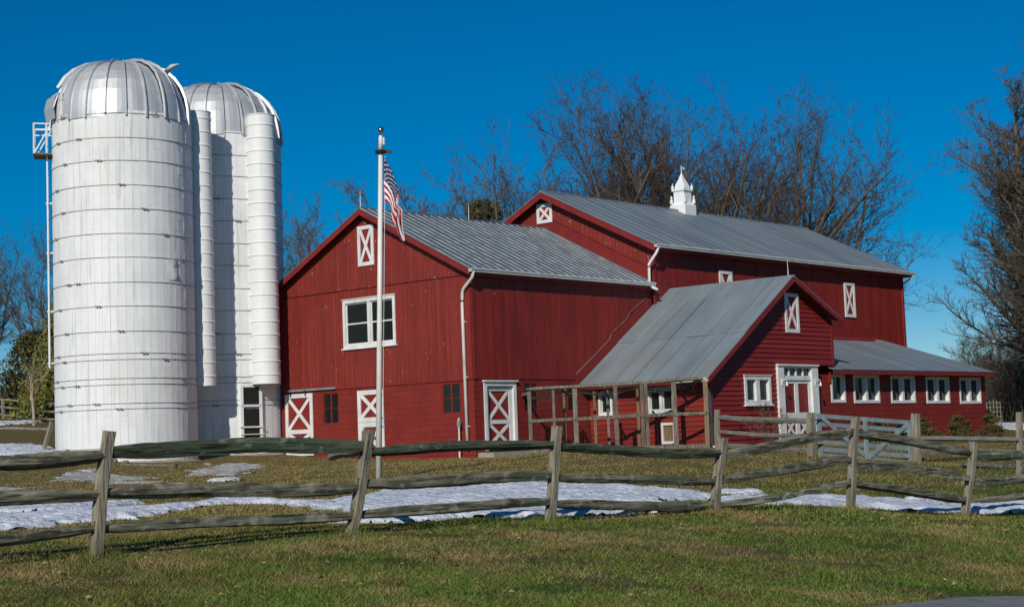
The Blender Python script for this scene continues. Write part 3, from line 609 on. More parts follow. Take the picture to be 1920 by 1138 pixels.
# ------------------------------------------------------------------ clapboard wing (C)
CX, CY0, CY1, CRY, CRZ = 5.2, 5.9, 13.9, 10.85, 5.94
Cw = thing('clapboard_wing', 'small red clapboard gabled wing with white double doors and a steep grey sheet roof', 'barn wing', (2.6, 9.9, 0))
WG = Wall((CX, 0, 0), (0, 1, 0), (1, 0, 0)); WC = Wall((0, CY0, 0), (1, 0, 0), (0, -1, 0))
SL, SR = .648, .445
apz = CRZ - .13
rlC = [(-SL, 1, apz - SL * CRY), (SR, 1, apz + SR * CRY)]
gw = (7.90, 9.54, 1.41, 2.40); dC = (9.95, 12.63, .12, 2.82); vC = (10.70, 11.62, 3.95, 5.36)
core(WG, CY0 + .05, 12.63, -.4, 6, [gw, (dC[0] + .3, dC[1] - .3, dC[2], dC[3] - .06)], rlC + [], Cw, m_dark, d=-.02)
core(WG, 12.63, CY1, 2.8, 6, [], rlC, Cw, m_redclap, d=0, th=.1)
lowc = [(CY0 + .1, 9.95, -.25 + i * .165, -.25 + (i + 1) * .165) for i in range(19)]
topc = [(CY0 + .1, CY1 - .1, 2.885 + i * .165, 2.885 + (i + 1) * .165) for i in range(19)]
cladding(WG, 'clapboard', m_redclap, Cw, lowc, [gw], rlC, -.018, .042, .001, lap=True)
cladding(WG, 'clapboard', m_redclap, Cw, topc, [vC], rlC, -.018, .042, .001, lap=True)
rect_ = MB(); rect(rect_, WG, 9.9, CY1 + .02, 2.80, 2.885, -.1, .14); rect_.build('drip_board', m_redtrim, Cw)
mb = MB(); q = clip([(CY1 - .1, 2.885), (CY1 + .03, 2.885), (CY1 + .03, 6), (CY1 - .1, 6)], rlC); mb.prism([WG.p(u, v, -.1) for u, v in q], WG.N * .135); mb.build('corner_board', m_redtrim, Cw)
mb = MB(); q = clip([(CY0 - .03, -.3), (CY0 + .1, -.3), (CY0 + .1, 3), (CY0 - .03, 3)], rlC); mb.prism([WG.p(u, v, -.02) for u, v in q], WG.N * .055); mb.build('corner_board', m_redtrim, Cw)
window(WG, Cw, *gw, fw=.13, cols=2, rows=1, mull=.22, sw=.03, deep=.08, proud=.05)
xpanel(WG, Cw, *vC, .13, name='vent', d=.012)
# left wall of the wing
w1 = (.47, 1.08, 1.24, 2.04); w2 = (2.62, 3.72, 1.26, 2.05); hd = (3.12, 3.72, .18, .90)
core(WC, .1, CX - .15, -.4, 2.48, [w1, w2, hd], [], Cw, m_dark, d=-.02)
cladding(WC, 'clapboard', m_redclap, Cw, [(.06, CX - .005, -.25 + i * .165, -.25 + (i + 1) * .165) for i in range(16)], [w1, w2, hd], [(0, 1, 2.46)], -.018, .042, .001, lap=True)
window(WC, Cw, *w1, fw=.09, cols=1, rows=1, deep=.08, proud=.05, sw=.022); window(WC, Cw, *w2, fw=.08, cols=2, rows=1, mull=.12, sw=.022, deep=.08, proud=.05)
mb = MB(); frame(mb, WC, *hd, .09, -.06, .10); hf = mb.build('hatch', m_white, Cw); hf['label'] = 'little white framed hen hatch near the ground'
mb = MB(); rect(mb, WC, hd[0] + .09, hd[1] - .09, hd[2] + .09, hd[3] - .09, -.05, .03); mb.build('hatch_panel', m_pennew, hf)
Wk = Wall((0, CY1, 0), (1, 0, 0), (0, 1, 0)); core(Wk, .2, CX - .12, 2.2, 4.5, [], [], Cw, m_redclap, d=0, th=.08)
# wing roof
kx = CX + .40; kL = (5.27, CRZ - SL * (CRY - 5.27)); kR = (14.05, CRZ - SR * (14.05 - CRY))
roof_panel_row(Cw, m_roofC, (.06, CRY, CRZ), (kx, CRY, CRZ), (kx, kL[0], kL[1]), (.06, kL[0], kL[1]), 7, 1, .010, th=.02, tiers=(0, .17, .58, 1), rib_w=.014, jit=.022, gap=.011)
roof_panel_row(Cw, m_roofC, (.2, CRY, CRZ), (kx, CRY, CRZ), (kx, kR[0], kR[1]), (.2, kR[0], kR[1]), 7, 1, .010, th=.02, jit=.006)
MB().tube([(.1, CRY, CRZ - .01), (kx, CRY, CRZ - .01)], .05, 8).build('ridge_cap', m_roofC, Cw)
for kk in (kL, kR):
    rake(Cw, 0, .03, (kx - .034, CRY, CRZ), (kx - .034, kk[0], kk[1]), .17, m_redtrim, ax='x', dz=-.03)
    a, c = Vector((0, CRY, CRZ - .03)), Vector((0, kk[0], kk[1] - .03))
    MB().prism([a + Vector((kx - .04, 0, 0)), c + Vector((kx - .04, 0, 0)), c + Vector((CX + .02, 0, 0)), a + Vector((CX + .02, 0, 0))], Vector((0, 0, -.02))).build('soffit', m_redtrim, Cw)
MB().box((2.8, kL[0] + .05, kL[1] - .10), (5.5, .03, .14)).build('fascia_board', m_redtrim, Cw)
gutter(Cw, (4.2, kL[0] - .045, kL[1] - .01), (kx - .03, kL[0] - .045, kL[1] - .01))
pipe(Cw, [(kx - .2, kL[0] - .04, kL[1] - .1), (kx - .22, kL[0] + .1, kL[1] - .25), (CX + .02, CY0 - .08, 1.75), (CX + .02, CY0 - .08, .06)], .05)
pipe(Cw, [(CX + .02, CY0 - .08, .06), (CX + .25, CY0 - .2, .0)], .05)
MB().tube([(kx - .25, CRY, CRZ), (kx - .2, CRY - .1, CRZ + .58)], [.018, .008], 6).build('lightning_rod', m_gut, Cw)
# long sloping red flashing board on the side wall of the front barn, with a cable above it
def ywall(y): return CRZ - SL * (CRY - y)
mb = MB(); mb.prism([(.03, 5.2, ywall(5.2) - .02), (.03, 9.78, ywall(9.78) - .02), (.03, 9.78, ywall(9.78) + .42), (.03, 5.2, ywall(5.2) + .42)], (.03, 0, 0)); mb.build('flashing_board', m_redtrim, Cw)
pipe(Cw, [(.05, 5.2, ywall(5.2) + .44), (.05, 7.2, ywall(7.2) + .42), (.05, 7.3, ywall(7.3) + .55), (.05, 8.3, ywall(8.3) + .50), (.05, 8.4, ywall(8.4) + .62), (.05, 9.5, ywall(9.5) + .52), (.05, 9.6, ywall(9.6) + .30)], .008, 'cable', m_hoop)
# double doors
du0, du1, dv0, dv1 = dC
mb = MB(); rect(mb, WG, du0, du0 + .40, dv0, dv1 - .06, -.02, .11); rect(mb, WG, du1 - .42, du1, dv0, dv1 - .06, -.20, .29); rect(mb, WG, du0 - .03, du1 + .03, dv1 - .06, dv1 - .002, -.02, .16)
rect(mb, WG, du0 + .40, du1 - .42, dv1 - .14, dv1 - .06, -.05, .08); rect(mb, WG, du0 + .40, du1 - .42, 2.26, 2.42, -.06, .09)
df = mb.build('door_frame', m_white, Cw)
for k in range(5):
    u = du0 + .40 + k * (du1 - du0 - .82) / 4; mb = MB(); rect(mb, WG, u - .035, u + .035, 2.42, dv1 - .14, -.06, .07); mb.build('muntin', m_white, df)
    if k < 4: mb = MB(); rect(mb, WG, u + .035, u + (du1 - du0 - .82) / 4 - .035, 2.42, dv1 - .14, -.05, .01); mb.build('pane', m_glass, df)
for k in range(2):
    hw = (du1 - du0 - .82) / 2; a = du0 + .40 + k * hw
    o = xpanel(WG, Cw, a + .005, a + hw - .005, dv0 + .02, 1.00, .12, name='screen_door', d=-.05)
    mb = MB(); rect(mb, WG, a + .005, a + hw - .005, 1.00, 2.25, -.07, .02); o2 = mb.build('screen_panel', m_redtrim, o)
    mb = MB(); frame(mb, WG, a + .005, a + hw - .005, 1.001, 2.25, .11, -.05, .035); mb.build('frame', m_white, o)
for y in (10.17, 12.42):
    z = 2.05; x = CX + (.09 if y < 11 else .09)
    mb = MB(); mb.box((x + .012, y, z + .14), (.024, .10, .24)); lamp = mb.build('wall_lamp', m_gut, Cw)
    MB().tube([(x + .02, y, z + .16), (x + .12, y, z + .24), (x + .2, y, z + .2)], .014, 6).build('lamp_arm', m_gut, lamp)
    MB().lathe((x + .2, y, z), [(.055, .0), (.045, .03), (.025, .11), (.012, .16)], 10).build('lamp_shade', m_gut, lamp)

# ------------------------------------------------------------------ lean-to (D)
DX, DY1 = 5.0, 26.76
Dd = thing('lean_to_shed', 'low red lean-to with a row of five white windows under a shallow grey roof', 'shed', (2.6, 20, 0))
WD = Wall((DX, 0, 0), (0, 1, 0), (1, 0, 0))
dw = [(13.95, 14.98, 1.45, 2.52), (15.60, 17.56, 1.42, 2.50), (18.47, 20.44, 1.40, 2.48), (21.38, 23.40, 1.37, 2.46), (24.33, 26.29, 1.34, 2.44)]
core(WD, 12.4, DY1, -.5, 2.55, dw, [], Dd, m_dark, d=-.06, th=.1)
cladding(WD, 'masonry_block', m_redblock, Dd, courses(12.4, DY1, -.5, 2.56, .405, .203), dw, [], -.06, .06, .004, jit=.002, limit=298)
for q in dw: window(WD, Dd, *q, fw=.10, cols=1 if q[0] < 14 else 2, rows=1, mull=.17, sw=.02, deep=.15, proud=.03, cap=False, sill=False)
Wk = Wall((0, DY1, 0), (1, 0, 0), (0, 1, 0)); core(Wk, .3, DX - .06, -.5, 2.6, [], [], Dd, m_redblock, d=0)
mb = MB(); mb.prism([(.3, DY1, 2.6), (DX, DY1, 2.6), (.3, DY1, 4.2)], (0, -.1, 0)); mb.build('gable_end', m_redblock, Dd)
ez, tz = 2.66, 4.40
roof_panel_row(Dd, m_roofB, (.18, 13.95, tz), (.18, 26.75, tz), (5.5, 26.75, ez), (5.5, 13.95, ez), 18, 1, .010, th=.025, rib_w=.016, jit=.004)
zE = lambda x: tz + (ez - tz) * (x - .18) / (5.5 - .18)
MB().prism([(5.26, 13.42, zE(5.26)), (5.5, 13.42, zE(5.5)), (5.5, 13.945, zE(5.5)), (5.26, 13.945, zE(5.26))], (0, 0, -.025)).build('roof_panel', m_roofB, Dd)
MB().box((5.465, (13.42 + 26.75) / 2, ez - .105), (.03, 26.75 - 13.42, .15)).build('fascia_board', m_redtrim, Dd)
MB().box((5.23, (13.95 + 26.75) / 2, ez - .15), (.43, 26.75 - 13.95, .02)).build('soffit', m_redtrim, Dd)
rake(Dd, 0, .03, (.2, 26.72, tz), (5.48, 26.72, ez), .16, m_redtrim, dz=-.03)
MB().prism([(.19, 14.0, tz + .0), (.62, 14.0, zE(.62) + .02), (.62, 25.4, zE(.62) + .02), (.19, 26.2, tz)], (0, 0, .30 * 0 + .05)).build('apron_flashing', m_redtrim, Dd)
MB().prism([(.2, 14.0, tz + .03), (.2, 26.2, tz + .03), (.2, 25.5, tz + .42), (.2, 14.0, tz + .42)], (.05, 0, 0)).build('apron_board', m_redtrim, Dd)

# ------------------------------------------------------------------ silos
def silo(cx, cy, Rr, z0, zt, dome_h, label, hoops, doubles, panels=22, seed=0):
    rn = random.Random(seed)
    S = thing('silo', label, 'silo', (cx, cy, z0)); c0 = Vector((cx, cy, 0))
    to_cam = math.atan2(CAM.y - cy, CAM.x - cx)
    MB().lathe((cx, cy, 0), [(Rr - .05, z0 - .6), (Rr - .05, zt)], 60).build('wall', m_mortar, S)
    MB().lathe((cx, cy, 0), [(Rr + .12, z0 - .6), (Rr + .12, z0 + .02), (Rr - .02, z0 + .10)], 48).build('footing', m_block, S)
    n = 58; wd = 2 * math.pi * Rr / n; hgt = .775; lst = []
    for i in range(n):
        a = 2 * math.pi * i / n; z = z0 + .02 - (hgt / 2 if i % 2 else 0)
        while z < zt - .02:
            lo, hi = max(z, z0), min(z + hgt, zt); z += hgt
            if hi - lo < .05: continue
            d = abs((a - to_cam + math.pi) % (2 * math.pi) - math.pi); lst.append((d + .02 * abs((lo + hi) / 2 - 6), a, lo, hi))
    lst.sort(); left = MB()
    for k, (d, a, lo, hi) in enumerate(lst):
        rr = Rr - .03 + rn.uniform(-.003, .004)
        mw = Matrix.Translation(c0 + Vector((math.cos(a) * rr, math.sin(a) * rr, (lo + hi) / 2))) @ Matrix.Rotation(a, 4, 'Z') @ Matrix.Diagonal((.06, wd - .005, hi - lo - .0012, 1))
        if k < 300: brick('stave', m_stave, S, mw)
        else: left.box(mw.translation, (.06, wd - .005, hi - lo - .0012), Matrix.Rotation(a, 3, 'Z'))
    kind(left.build('stave', m_stave, S), 'stuff')
    ring = None
    for k, z in enumerate(hoops):
        mb = MB(); N_ = 58; rr = (Rr + .012) 
        mb.loft([[c0 + Vector((math.cos(2 * math.pi * i / N_) * (rr + x), math.sin(2 * math.pi * i / N_) * (rr + x), z + y)) for x, y in ((-.011, -.008), (.011, -.008), (.011, .008), (-.011, .008))] for i in range(N_ + 1)], cap=False)
        h = mb.build('hoop', m_hoop, S)
        for a in (to_cam + (k * .31 % 1.9) - .95, to_cam - 1.25 + (k * .17) % .4):
            p = c0 + Vector((math.cos(a), math.sin(a), 0)) * (Rr + .035) + Vector((0, 0, z)); t = Vector((-math.sin(a), math.cos(a), 0))
            mb = MB(); mb.bar(p - t * .13 + Vector((0, 0, .03)), p + t * .13 - Vector((0, 0, .03)), .018, .018); mb.box(p - t * .05, (.05, .05, .06), Matrix.Rotation(a, 3, 'Z')); mb.box(p + t * .05, (.05, .05, .06), Matrix.Rotation(a, 3, 'Z')); mb.build('lug', m_hoop, h)
    # dome of metal gores
    prof = [(1.004, -.06), (1.0, .02), (.985, .18), (.95, .36), (.885, .54), (.79, .70), (.66, .835), (.48, .935), (.27, .985), (.05, 1.0)]
    for i in range(panels):
        a0, a1 = 2 * math.pi * i / panels, 2 * math.pi * (i + 1) / panels; am = (a0 + a1) / 2
        dd = (am - to_cam + math.pi) % (2 * math.pi) - math.pi
        hatch = (seed == 1 and -1.52 < dd < -1.12)
        mb = MB(); rings = []; sc = 1 + rn.uniform(-.012, .012); rim = rn.uniform(-.05, .02); hs_ = 1 + rn.uniform(-.03, .03); dent = rn.uniform(-.03, .02)
        for j, (r_, h) in enumerate(prof):
            if hatch and h < .40: continue
            q = r_ * sc * (1 + dent * math.sin(min(max(h, 0), 1) * math.pi)); z = zt + (h if j else h + rim) * dome_h * (hs_ if h > .6 else 1); rad = Rr * q
            rows = []
            for t, o in ((0, 0), (.015, .075), (.085, .075), (.12, 0), (.38, .012), (.62, .014), (.86, .006), (.995, 0)):
                a = a0 + (a1 - a0) * t; rows.append(c0 + Vector((math.cos(a) * (rad + o), math.sin(a) * (rad + o), z + o * h)))
            rings.append(rows)
        mb.loft(rings, cap=False, closed=False); o = mb.build('dome_panel', m_alu, S)
        for p_ in o.data.polygons: p_.use_smooth = False
    MB().lathe((cx, cy, 0), [(.42, zt + dome_h * .965), (.30, zt + dome_h * 1.0), (.05, zt + dome_h * 1.03), (.01, zt + dome_h * 1.03)], 18).build('dome_cap', m_alu, S)
    if seed == 1:
        a = to_cam - 1.2; t = Vector((-math.sin(a), math.cos(a), 0)); rd = Vector((math.cos(a), math.sin(a), 0))
        mb = MB()
        for k in range(6):
            pass
        rings = [[c0 + rd * (Rr * rr + .03) + t * s_ + Vector((0, 0, zt + h)) for s_ in (-.62, -.3, .05, .32)] for rr, h in ((1.03, -.05), (1.06, .35), (1.02, .75))]
        mb.loft(rings, cap=False, closed=False); mb.build('hatch_flap', m_alu, S)
        mb = MB()
        for s0, s1_, h0, h1 in ((-.2, .45, 0, .8), (.45, .45, 0, .8), (-.3, .5, .8, .83), (.1, .5, .05, .6)): mb.bar(c0 + rd * (Rr * .99) + t * s0 + Vector((0, 0, zt + h0)), c0 + rd * (Rr * .97) + t * s1_ + Vector((0, 0, zt + h1)), .05, .05)
        mb.build('hatch_frame', m_chute, S)
        a = to_cam + 1.15; p = c0 + Vector((math.cos(a), math.sin(a), 0)) * Rr * .66 + Vector((0, 0, zt + dome_h * .80))
        t = Vector((-math.sin(a), math.cos(a), 0)); rd = Vector((math.cos(a), math.sin(a), 0))
        mb = MB(); mb.loft([[p - t * .2, p + t * .15, p + t * .15 + rd * .06, p - t * .2 + rd * .06], [p + rd * .25 + t * .0 + Vector((0, 0, .30)), p + rd * .5 + t * .15 + Vector((0, 0, .34)), p + rd * .5 + t * .15 + Vector((0, 0, .32)), p + rd * .25 + Vector((0, 0, .28))]]); mb.build('vent_hood', m_alu, S)
    return S
def chute(S, cx, cy, r_, z0, z1, sc, label=None):
    n = 28; body = MB(); prof = []; z = z0; k = 0
    prof.append((r_ * .97, z0)); 
    body.lathe((cx, cy, 0), [(r_, z0), (r_, z1)], n, cap=False); o = body.build('chute', m_chute, S, smooth=True)
    mb = MB(); N_ = n
    z = z0 + .33
    while z < z1:
        m2 = MB(); m2.lathe((cx, cy, 0), [(r_ - .002, z - .03), (r_ + .024, z - .012), (r_ + .024, z + .012), (r_ - .002, z + .03)], n, cap=False); m2.build('chute_hoop', m_chute, o, smooth=False); z += .475
    MB().lathe((cx, cy, 0), [(r_ + .02, z1), (r_ + .02, z1 + .03), (r_ * .6, z1 + .07), (.02, z1 + .10)], n).build('chute_cap', m_chute, o)
    return o
hz = [11.8, 10.98, 10.21, 9.39, 8.59, 7.77, 6.98, 6.15, 5.36, 4.53, 3.8, 3.6, 2.98, 2.78, 2.16, 1.98, .7]
S1 = silo(-10.70, -5.94, 2.365, .18, 11.90, 2.08, 'big white silo nearest the road with ladder and dented silver dome', hz, None, seed=1)
S2 = silo(-11.83, -.96, 2.36, .28, 11.98, 2.10, 'white silo behind the other one, tight against the barn corner', [z + .12 for z in hz], None, seed=2)
chute(S1, -9.36, -3.70, .43, 2.75, 12.35, 0)
chute(S2, -9.20, -1.03, .51, 2.82, 12.55, 0)
# unloading doors at the foot of the second silo
c2 = Vector((-11.83, -.96, 0)); a = math.atan2(-.62, 2.64); rd = Vector((math.cos(a), math.sin(a), 0)); t = Vector((-math.sin(a), math.cos(a), 0))
for zc, hh in ((2.42, .62), (1.65, .62), (.98, .56)):
    ob = MB().box(c2 + rd * 2.36 + Vector((0, 0, zc)), (.08, .62, hh), Matrix.Rotation(a, 3, 'Z')).build('silo_door', m_dark, S2)
    m2 = MB()
    for s_ in (-.37, .37): m2.box(c2 + rd * 2.37 + t * s_ + Vector((0, 0, zc)), (.14, .1, hh + .14), Matrix.Rotation(a, 3, 'Z'))
    m2.box(c2 + rd * 2.37 + Vector((0, 0, zc - hh / 2 - .04)), (.14, .74, .07), Matrix.Rotation(a, 3, 'Z')); m2.build('door_frame', m_chute, ob)
for z in (.75, 1.05, 1.3): MB().bar(c2 + rd * 2.46 - t * .45 + Vector((0, 0, z)), c2 + rd * 2.46 + t * .45 + Vector((0, 0, z)), .03, .03).build('rung', m_gut, S2)
# patch of torn sheet on the first silo
# ladder with platform, left side of the first silo
c1 = Vector((-10.70, -5.94, 0)); a = math.atan2(CAM.y + 5.94, CAM.x + 10.7) - math.pi / 2 + .02
rd = Vector((math.cos(a), math.sin(a), 0)); t = Vector((-math.sin(a), math.cos(a), 0))
lad = part('ladder', S1)
for s_ in (-.2, .2): MB().tube([c1 + rd * 2.52 + t * s_ + Vector((0, 0, 3.5)), c1 + rd * 2.52 + t * s_ + Vector((0, 0, 11.8))], .03, 6).build('stile', m_chute, lad)
z = 3.7
while z < 11.8: MB().bar(c1 + rd * 2.52 - t * .2 + Vector((0, 0, z)), c1 + rd * 2.52 + t * .2 + Vector((0, 0, z)), .022, .022).build('rung', m_chute, lad); z += .38
for z in (3.65, 5.4, 7.4, 9.1): MB().bar(c1 + rd * 2.3 + Vector((0, 0, z)), c1 + rd * 2.58 + Vector((0, 0, z)), .3, .04).build('bracket', m_chute, lad)
pf = part('platform', S1)
P_ = lambda r_, s_, z: c1 + rd * r_ + t * s_ + Vector((0, 0, z))
MB().prism([P_(2.37, -.5, 10.72), P_(2.96, -.5, 10.72), P_(2.96, .5, 10.72), P_(2.37, .5, 10.72)], (0, 0, .06)).build('deck', m_pen, pf)
for s_ in (-.5, .5):
    for q in (((2.94, 10.76), (2.94, 11.78)), ((2.38, 11.78), (2.94, 11.78)), ((2.38, 11.56), (2.94, 11.56)), ((2.41, 11.71), (2.93, 10.76)), ((2.53, 10.76), (2.53, 11.78))):
        MB().bar(P_(q[0][0], s_, q[0][1]), P_(q[1][0], s_, q[1][1]), .04, .04).build('guard_rail', m_chute, pf)
for z in (11.21, 11.78): MB().bar(P_(2.94, -.5, z), P_(2.94, .5, z), .04, .04).build('guard_rail', m_chute, pf)
# dented sheet patch high on the first silo
aa = math.atan2(CAM.y + 6.03, CAM.x + 10.8) + .72
def sp(da, z, o): return c1 + Vector((math.cos(aa + da), math.sin(aa + da), 0)) * (2.365 + o) + Vector((0, 0, z))
rn = random.Random(5); mb = MB(); mb.loft([[sp(-.09 + .045 * i + (.01 * math.sin(j * 2)), 6.25 + .14 * j, .02 + (.07 if 0 < i < 4 and 0 < j < 5 else .0) * rn.random() + (.05 if j == 5 else 0)) for i in range(5)] for j in range(6)], cap=False, closed=False)
mb.build('torn_patch', m_chute, S1, smooth=True)

# ------------------------------------------------------------------ flagpole and flag
gpz = g1(10.25, -14.1)
FP = thing('flagpole', 'tall white flagpole standing on the lawn in front of the red barn', 'flagpole', (10.25, -14.1, gpz))
top = Vector((10.44, -13.93, 6.95)); bot = Vector((10.25, -14.1, gpz - .1))
MB().tube([bot, bot.lerp(top, .5), top], [.068, .058, .048], 16).build('pole', m_pole, FP, smooth=True)
ax = (top - bot).normalized()
MB().tube([top + ax * .0, top + ax * .30, top + ax * .33], [.048, .046, .025], 14).build('truck', m_pole, FP, smooth=True)
MB().tube([top + ax * .3, top + ax * .42], .014, 8).build('spindle', m_iron, FP)
mb = MB(); pc = top + ax * .45; mb.lathe(pc, [(.005, -.07)] + [(.07 * math.sin(k * math.pi / 8), -.07 * math.cos(k * math.pi / 8)) for k in range(1, 8)] + [(.005, .07)], 14); mb.build('ball', m_ball, FP, smooth=True)
rt = Vector((.7457, .6653, 0))
mb = MB(); mb.lathe(top - ax * .04, [(.05, -.05), (.12, -.03), (.13, .02), (.05, .05)], 14); mb.bar(top + rt * .05 - ax * .02, top + rt * .24 - ax * .05, .07, .07); mb.build('rope_collar', m_iron, FP)
MB().box(top + ax * .2 + rt * .07, (.03, .03, .16)).build('pulley', m_pole, FP)
MB().tube([top + rt * .10 - ax * .1, bot.lerp(top, .45) + rt * .09, bot.lerp(top, .16) + rt * .085], .006, 5).build('halyard', m_gut, FP)
m_fr = mat('flag_red_cloth', (.40, .010, .025), (.33, .008, .02), 6, .8); m_fw = mat('flag_white_cloth', (.78, .76, .74), rough=.8)
m_fb = bpy.data.materials.new('flag_star_field'); m_fb.use_nodes = True; n_ = m_fb.node_tree.nodes; L_ = m_fb.node_tree.links.new
uvn = n_.new('ShaderNodeUVMap'); uvn.uv_map = 'flag'; sx = n_.new('ShaderNodeSeparateXYZ'); L_(uvn.outputs[0], sx.inputs[0])
def mth(op, *a):
    q = n_.new('ShaderNodeMath'); q.operation = op
    for i, v in enumerate(a):
        if isinstance(v, (int, float)): q.inputs[i].default_value = v
        else: L_(v, q.inputs[i])
    return q.outputs[0]
u_, v_ = mth('MULTIPLY', sx.outputs[0], 12 / .4), mth('MULTIPLY', sx.outputs[1], 10 / (7 / 13))
iu, iv = mth('ROUND', u_), mth('ROUND', v_); du, dv = mth('SUBTRACT', u_, iu), mth('SUBTRACT', v_, iv)
ds = mth('SQRT', mth('ADD', mth('MULTIPLY', du, du), mth('MULTIPLY', dv, dv)))
par = mth('LESS_THAN', mth('ABSOLUTE', mth('SUBTRACT', mth('MODULO', mth('ADD', iu, iv), 2), 0)), .5)
inn = mth('MULTIPLY', mth('MULTIPLY', mth('GREATER_THAN', iu, .5), mth('LESS_THAN', iu, 11.5)), mth('MULTIPLY', mth('GREATER_THAN', iv, .5), mth('LESS_THAN', iv, 9.5)))
fac = mth('MULTIPLY', mth('MULTIPLY', mth('LESS_THAN', ds, .30), par), inn)
mx = n_.new('ShaderNodeMix'); mx.data_type = 'RGBA'; L_(fac, mx.inputs[0]); mx.inputs[6].default_value = (.010, .020, .095, 1); mx.inputs[7].default_value = (.78, .78, .8, 1)
L_(mx.outputs[2], n_['Principled BSDF'].inputs['Base Color']); n_['Principled BSDF'].inputs['Roughness'].default_value = .8
def lerp_path(P, s_):
    q = s_ * (len(P) - 1); i = min(int(q), len(P) - 2); f = q - i; a, c = P[i], P[i + 1]
    return (a[0] + (c[0] - a[0]) * f, a[1] + (c[1] - a[1]) * f)
PT = [(.0, .0), (.10, -.20), (.19, -.45), (.25, -.70), (.30, -.92), (.335, -1.10), (.34, -1.28), (.33, -1.45), (.34, -1.68), (.375, -1.90)]
PB = [(.0, -1.03), (.05, -1.05), (.10, -1.11), (.125, -1.22), (.11, -1.36), (.13, -1.49), (.17, -1.60), (.20, -1.71), (.25, -1.83), (.32, -1.94)]
NU, NV = 60, 52; vsf, uvs = [], []; fdp = Vector((-.6634, .7483, 0)); o_ = top + rt * .058 - ax * .12
for i in range(NU + 1):
    for j in range(NV + 1):
        s_, t_ = i / NU, j / NV; a, c = lerp_path(PT, s_), lerp_path(PB, s_)
        kf = min(1, max(0, (s_ - .38) / .3)); kf = kf * kf * (3 - 2 * kf); t0_ = t_; t_ = t_ * (1 - kf) + abs(1.72 * t_ - .72) * kf
        L0, V0 = (a[0] + (c[0] - a[0]) * t_) * 1.15, a[1] + (c[1] - a[1]) * t_
        amp = .07 * min(1, s_ * 2) * (1 - .3 * t_)
        dep = amp * math.sin(t_ * 11 + s_ * 3.0) + .05 * s_ * math.sin(t_ * 23 + 1) + .06 * math.sin(s_ * 4) + (.09 * kf if t0_ < .42 else -.02 * kf)
        L0 += .025 * s_ * math.sin(t_ * 11 + s_ * 2 + 1.2)
        vsf.append(o_ + rt * L0 + Vector((0, 0, V0)) - fdp * dep); uvs.append((s_, t_))
ff, fm = [], []
for i in range(NU):
    for j in range(NV):
        ff.append((i * (NV + 1) + j, (i + 1) * (NV + 1) + j, (i + 1) * (NV + 1) + j + 1, i * (NV + 1) + j + 1))
        st = int((j + .5) / NV * 13); fm.append(2 if (st < 7 and (i + .5) / NU < .4) else st % 2)
mb = MB(); mb.add(vsf, ff); mb.mi = fm; fl = mb.build('flag', [m_fr, m_fw, m_fb], None, smooth=True, org=tuple(o_))
ul = fl.data.uv_layers.new(name='flag'); ul.data.foreach_set('uv', [c for l in fl.data.loops for c in uvs[l.vertex_index]])
tag(fl, 'limp stars and stripes flag hanging from the top of the flagpole', 'flag')

# ------------------------------------------------------------------ split rail fence along the verge
m_fmoss = mat('green_mossy_rail_wood', (.085, .100, .062), (.040, .050, .030), 5, .88, stretch=(2.5, .35, 5), fac=(.42, .58), bump=1.0, bscale=13, bdist=.012, bstretch=(2, .16, 4), vary=.12, stains=[(2, (1, .5, 1), .5, .64, (.035, .075, .040), .7, 1), (9, (1, .7, 1), .58, .68, (.22, .235, .17), .6, 15), (6, (2, .10, 5), .57, .63, (.012, .014, .009), .9, 12)])
def hash3(p, s=1.0):
    x, y, z = p; return math.sin(x * 12.9 * s + z * 7.1 + 1.3) * .5 + math.sin(y * 11.3 * s + x * 3.7) * .3 + math.sin(z * 17 * s + y * 5.1) * .2
def split_post(parent, b_, t, slots, wa=.112, wc=.112, along=Vector((.129, .9916, 0)), rnd=0, m=None):
    """two cheeks and fillers between the mortises: b_ base, t top, slots = heights along the post"""
    b_, t = Vector(b_), Vector(t); L0 = (t - b_).length; zx = (t - b_).normalized(); xa = (along - zx * along.dot(zx)).normalized(); ya = zx.cross(xa)
    mb = MB(); segs = 16; rn = random.Random(rnd); ph = rn.uniform(0, 9)
    def pt(h, u, v):
        k = hash3((h * 1.3 + ph, u * 3 + ph, v * 4), 1)
        tp = 1 - .12 * max(0, h - .6)
        return b_ + zx * (h * L0) + xa * (u * tp + .012 * math.sin(h * 5 + ph)) + ya * (v * tp + .012 * math.sin(h * 4 + ph * 2)) + (xa * .011 + ya * .009) * k
    for lo, hi in ((-wc / 2, -wc / 6), (wc / 6, wc / 2)):
        rings = []
        for k in range(segs + 1):
            h = -.12 + (1.12) * k / segs; ch = .012
            top_ = rn.uniform(-.03, .0) if k == segs else 0
            rings.append([pt(h, -wa / 2 + ch, lo), pt(h, wa / 2 - ch, lo), pt(h, wa / 2, lo + ch), pt(h + top_, wa / 2, hi - ch), pt(h + top_, wa / 2 - ch, hi), pt(h, -wa / 2 + ch, hi), pt(h, -wa / 2, hi - ch), pt(h, -wa / 2, lo + ch)])
        mb.loft(rings)
    ed = [-.12] + [x for s_ in slots for x in (s_ - .055 / L0, s_ + .075 / L0)] + [.985]
    for i in range(0, len(ed), 2):
        if ed[i + 1] - ed[i] < .02: continue
        n = 4; mb.loft([[pt(h, -wa / 2 + .006, -wc / 6 - .004), pt(h, wa / 2 - .006, -wc / 6 - .004), pt(h, wa / 2 - .006, wc / 6 + .004), pt(h, -wa / 2 + .006, wc / 6 + .004)] for h in [ed[i] + (ed[i + 1] - ed[i]) * q / n for q in range(n + 1)]])
    return mb.build('fence_post', m or m_fpost, parent)
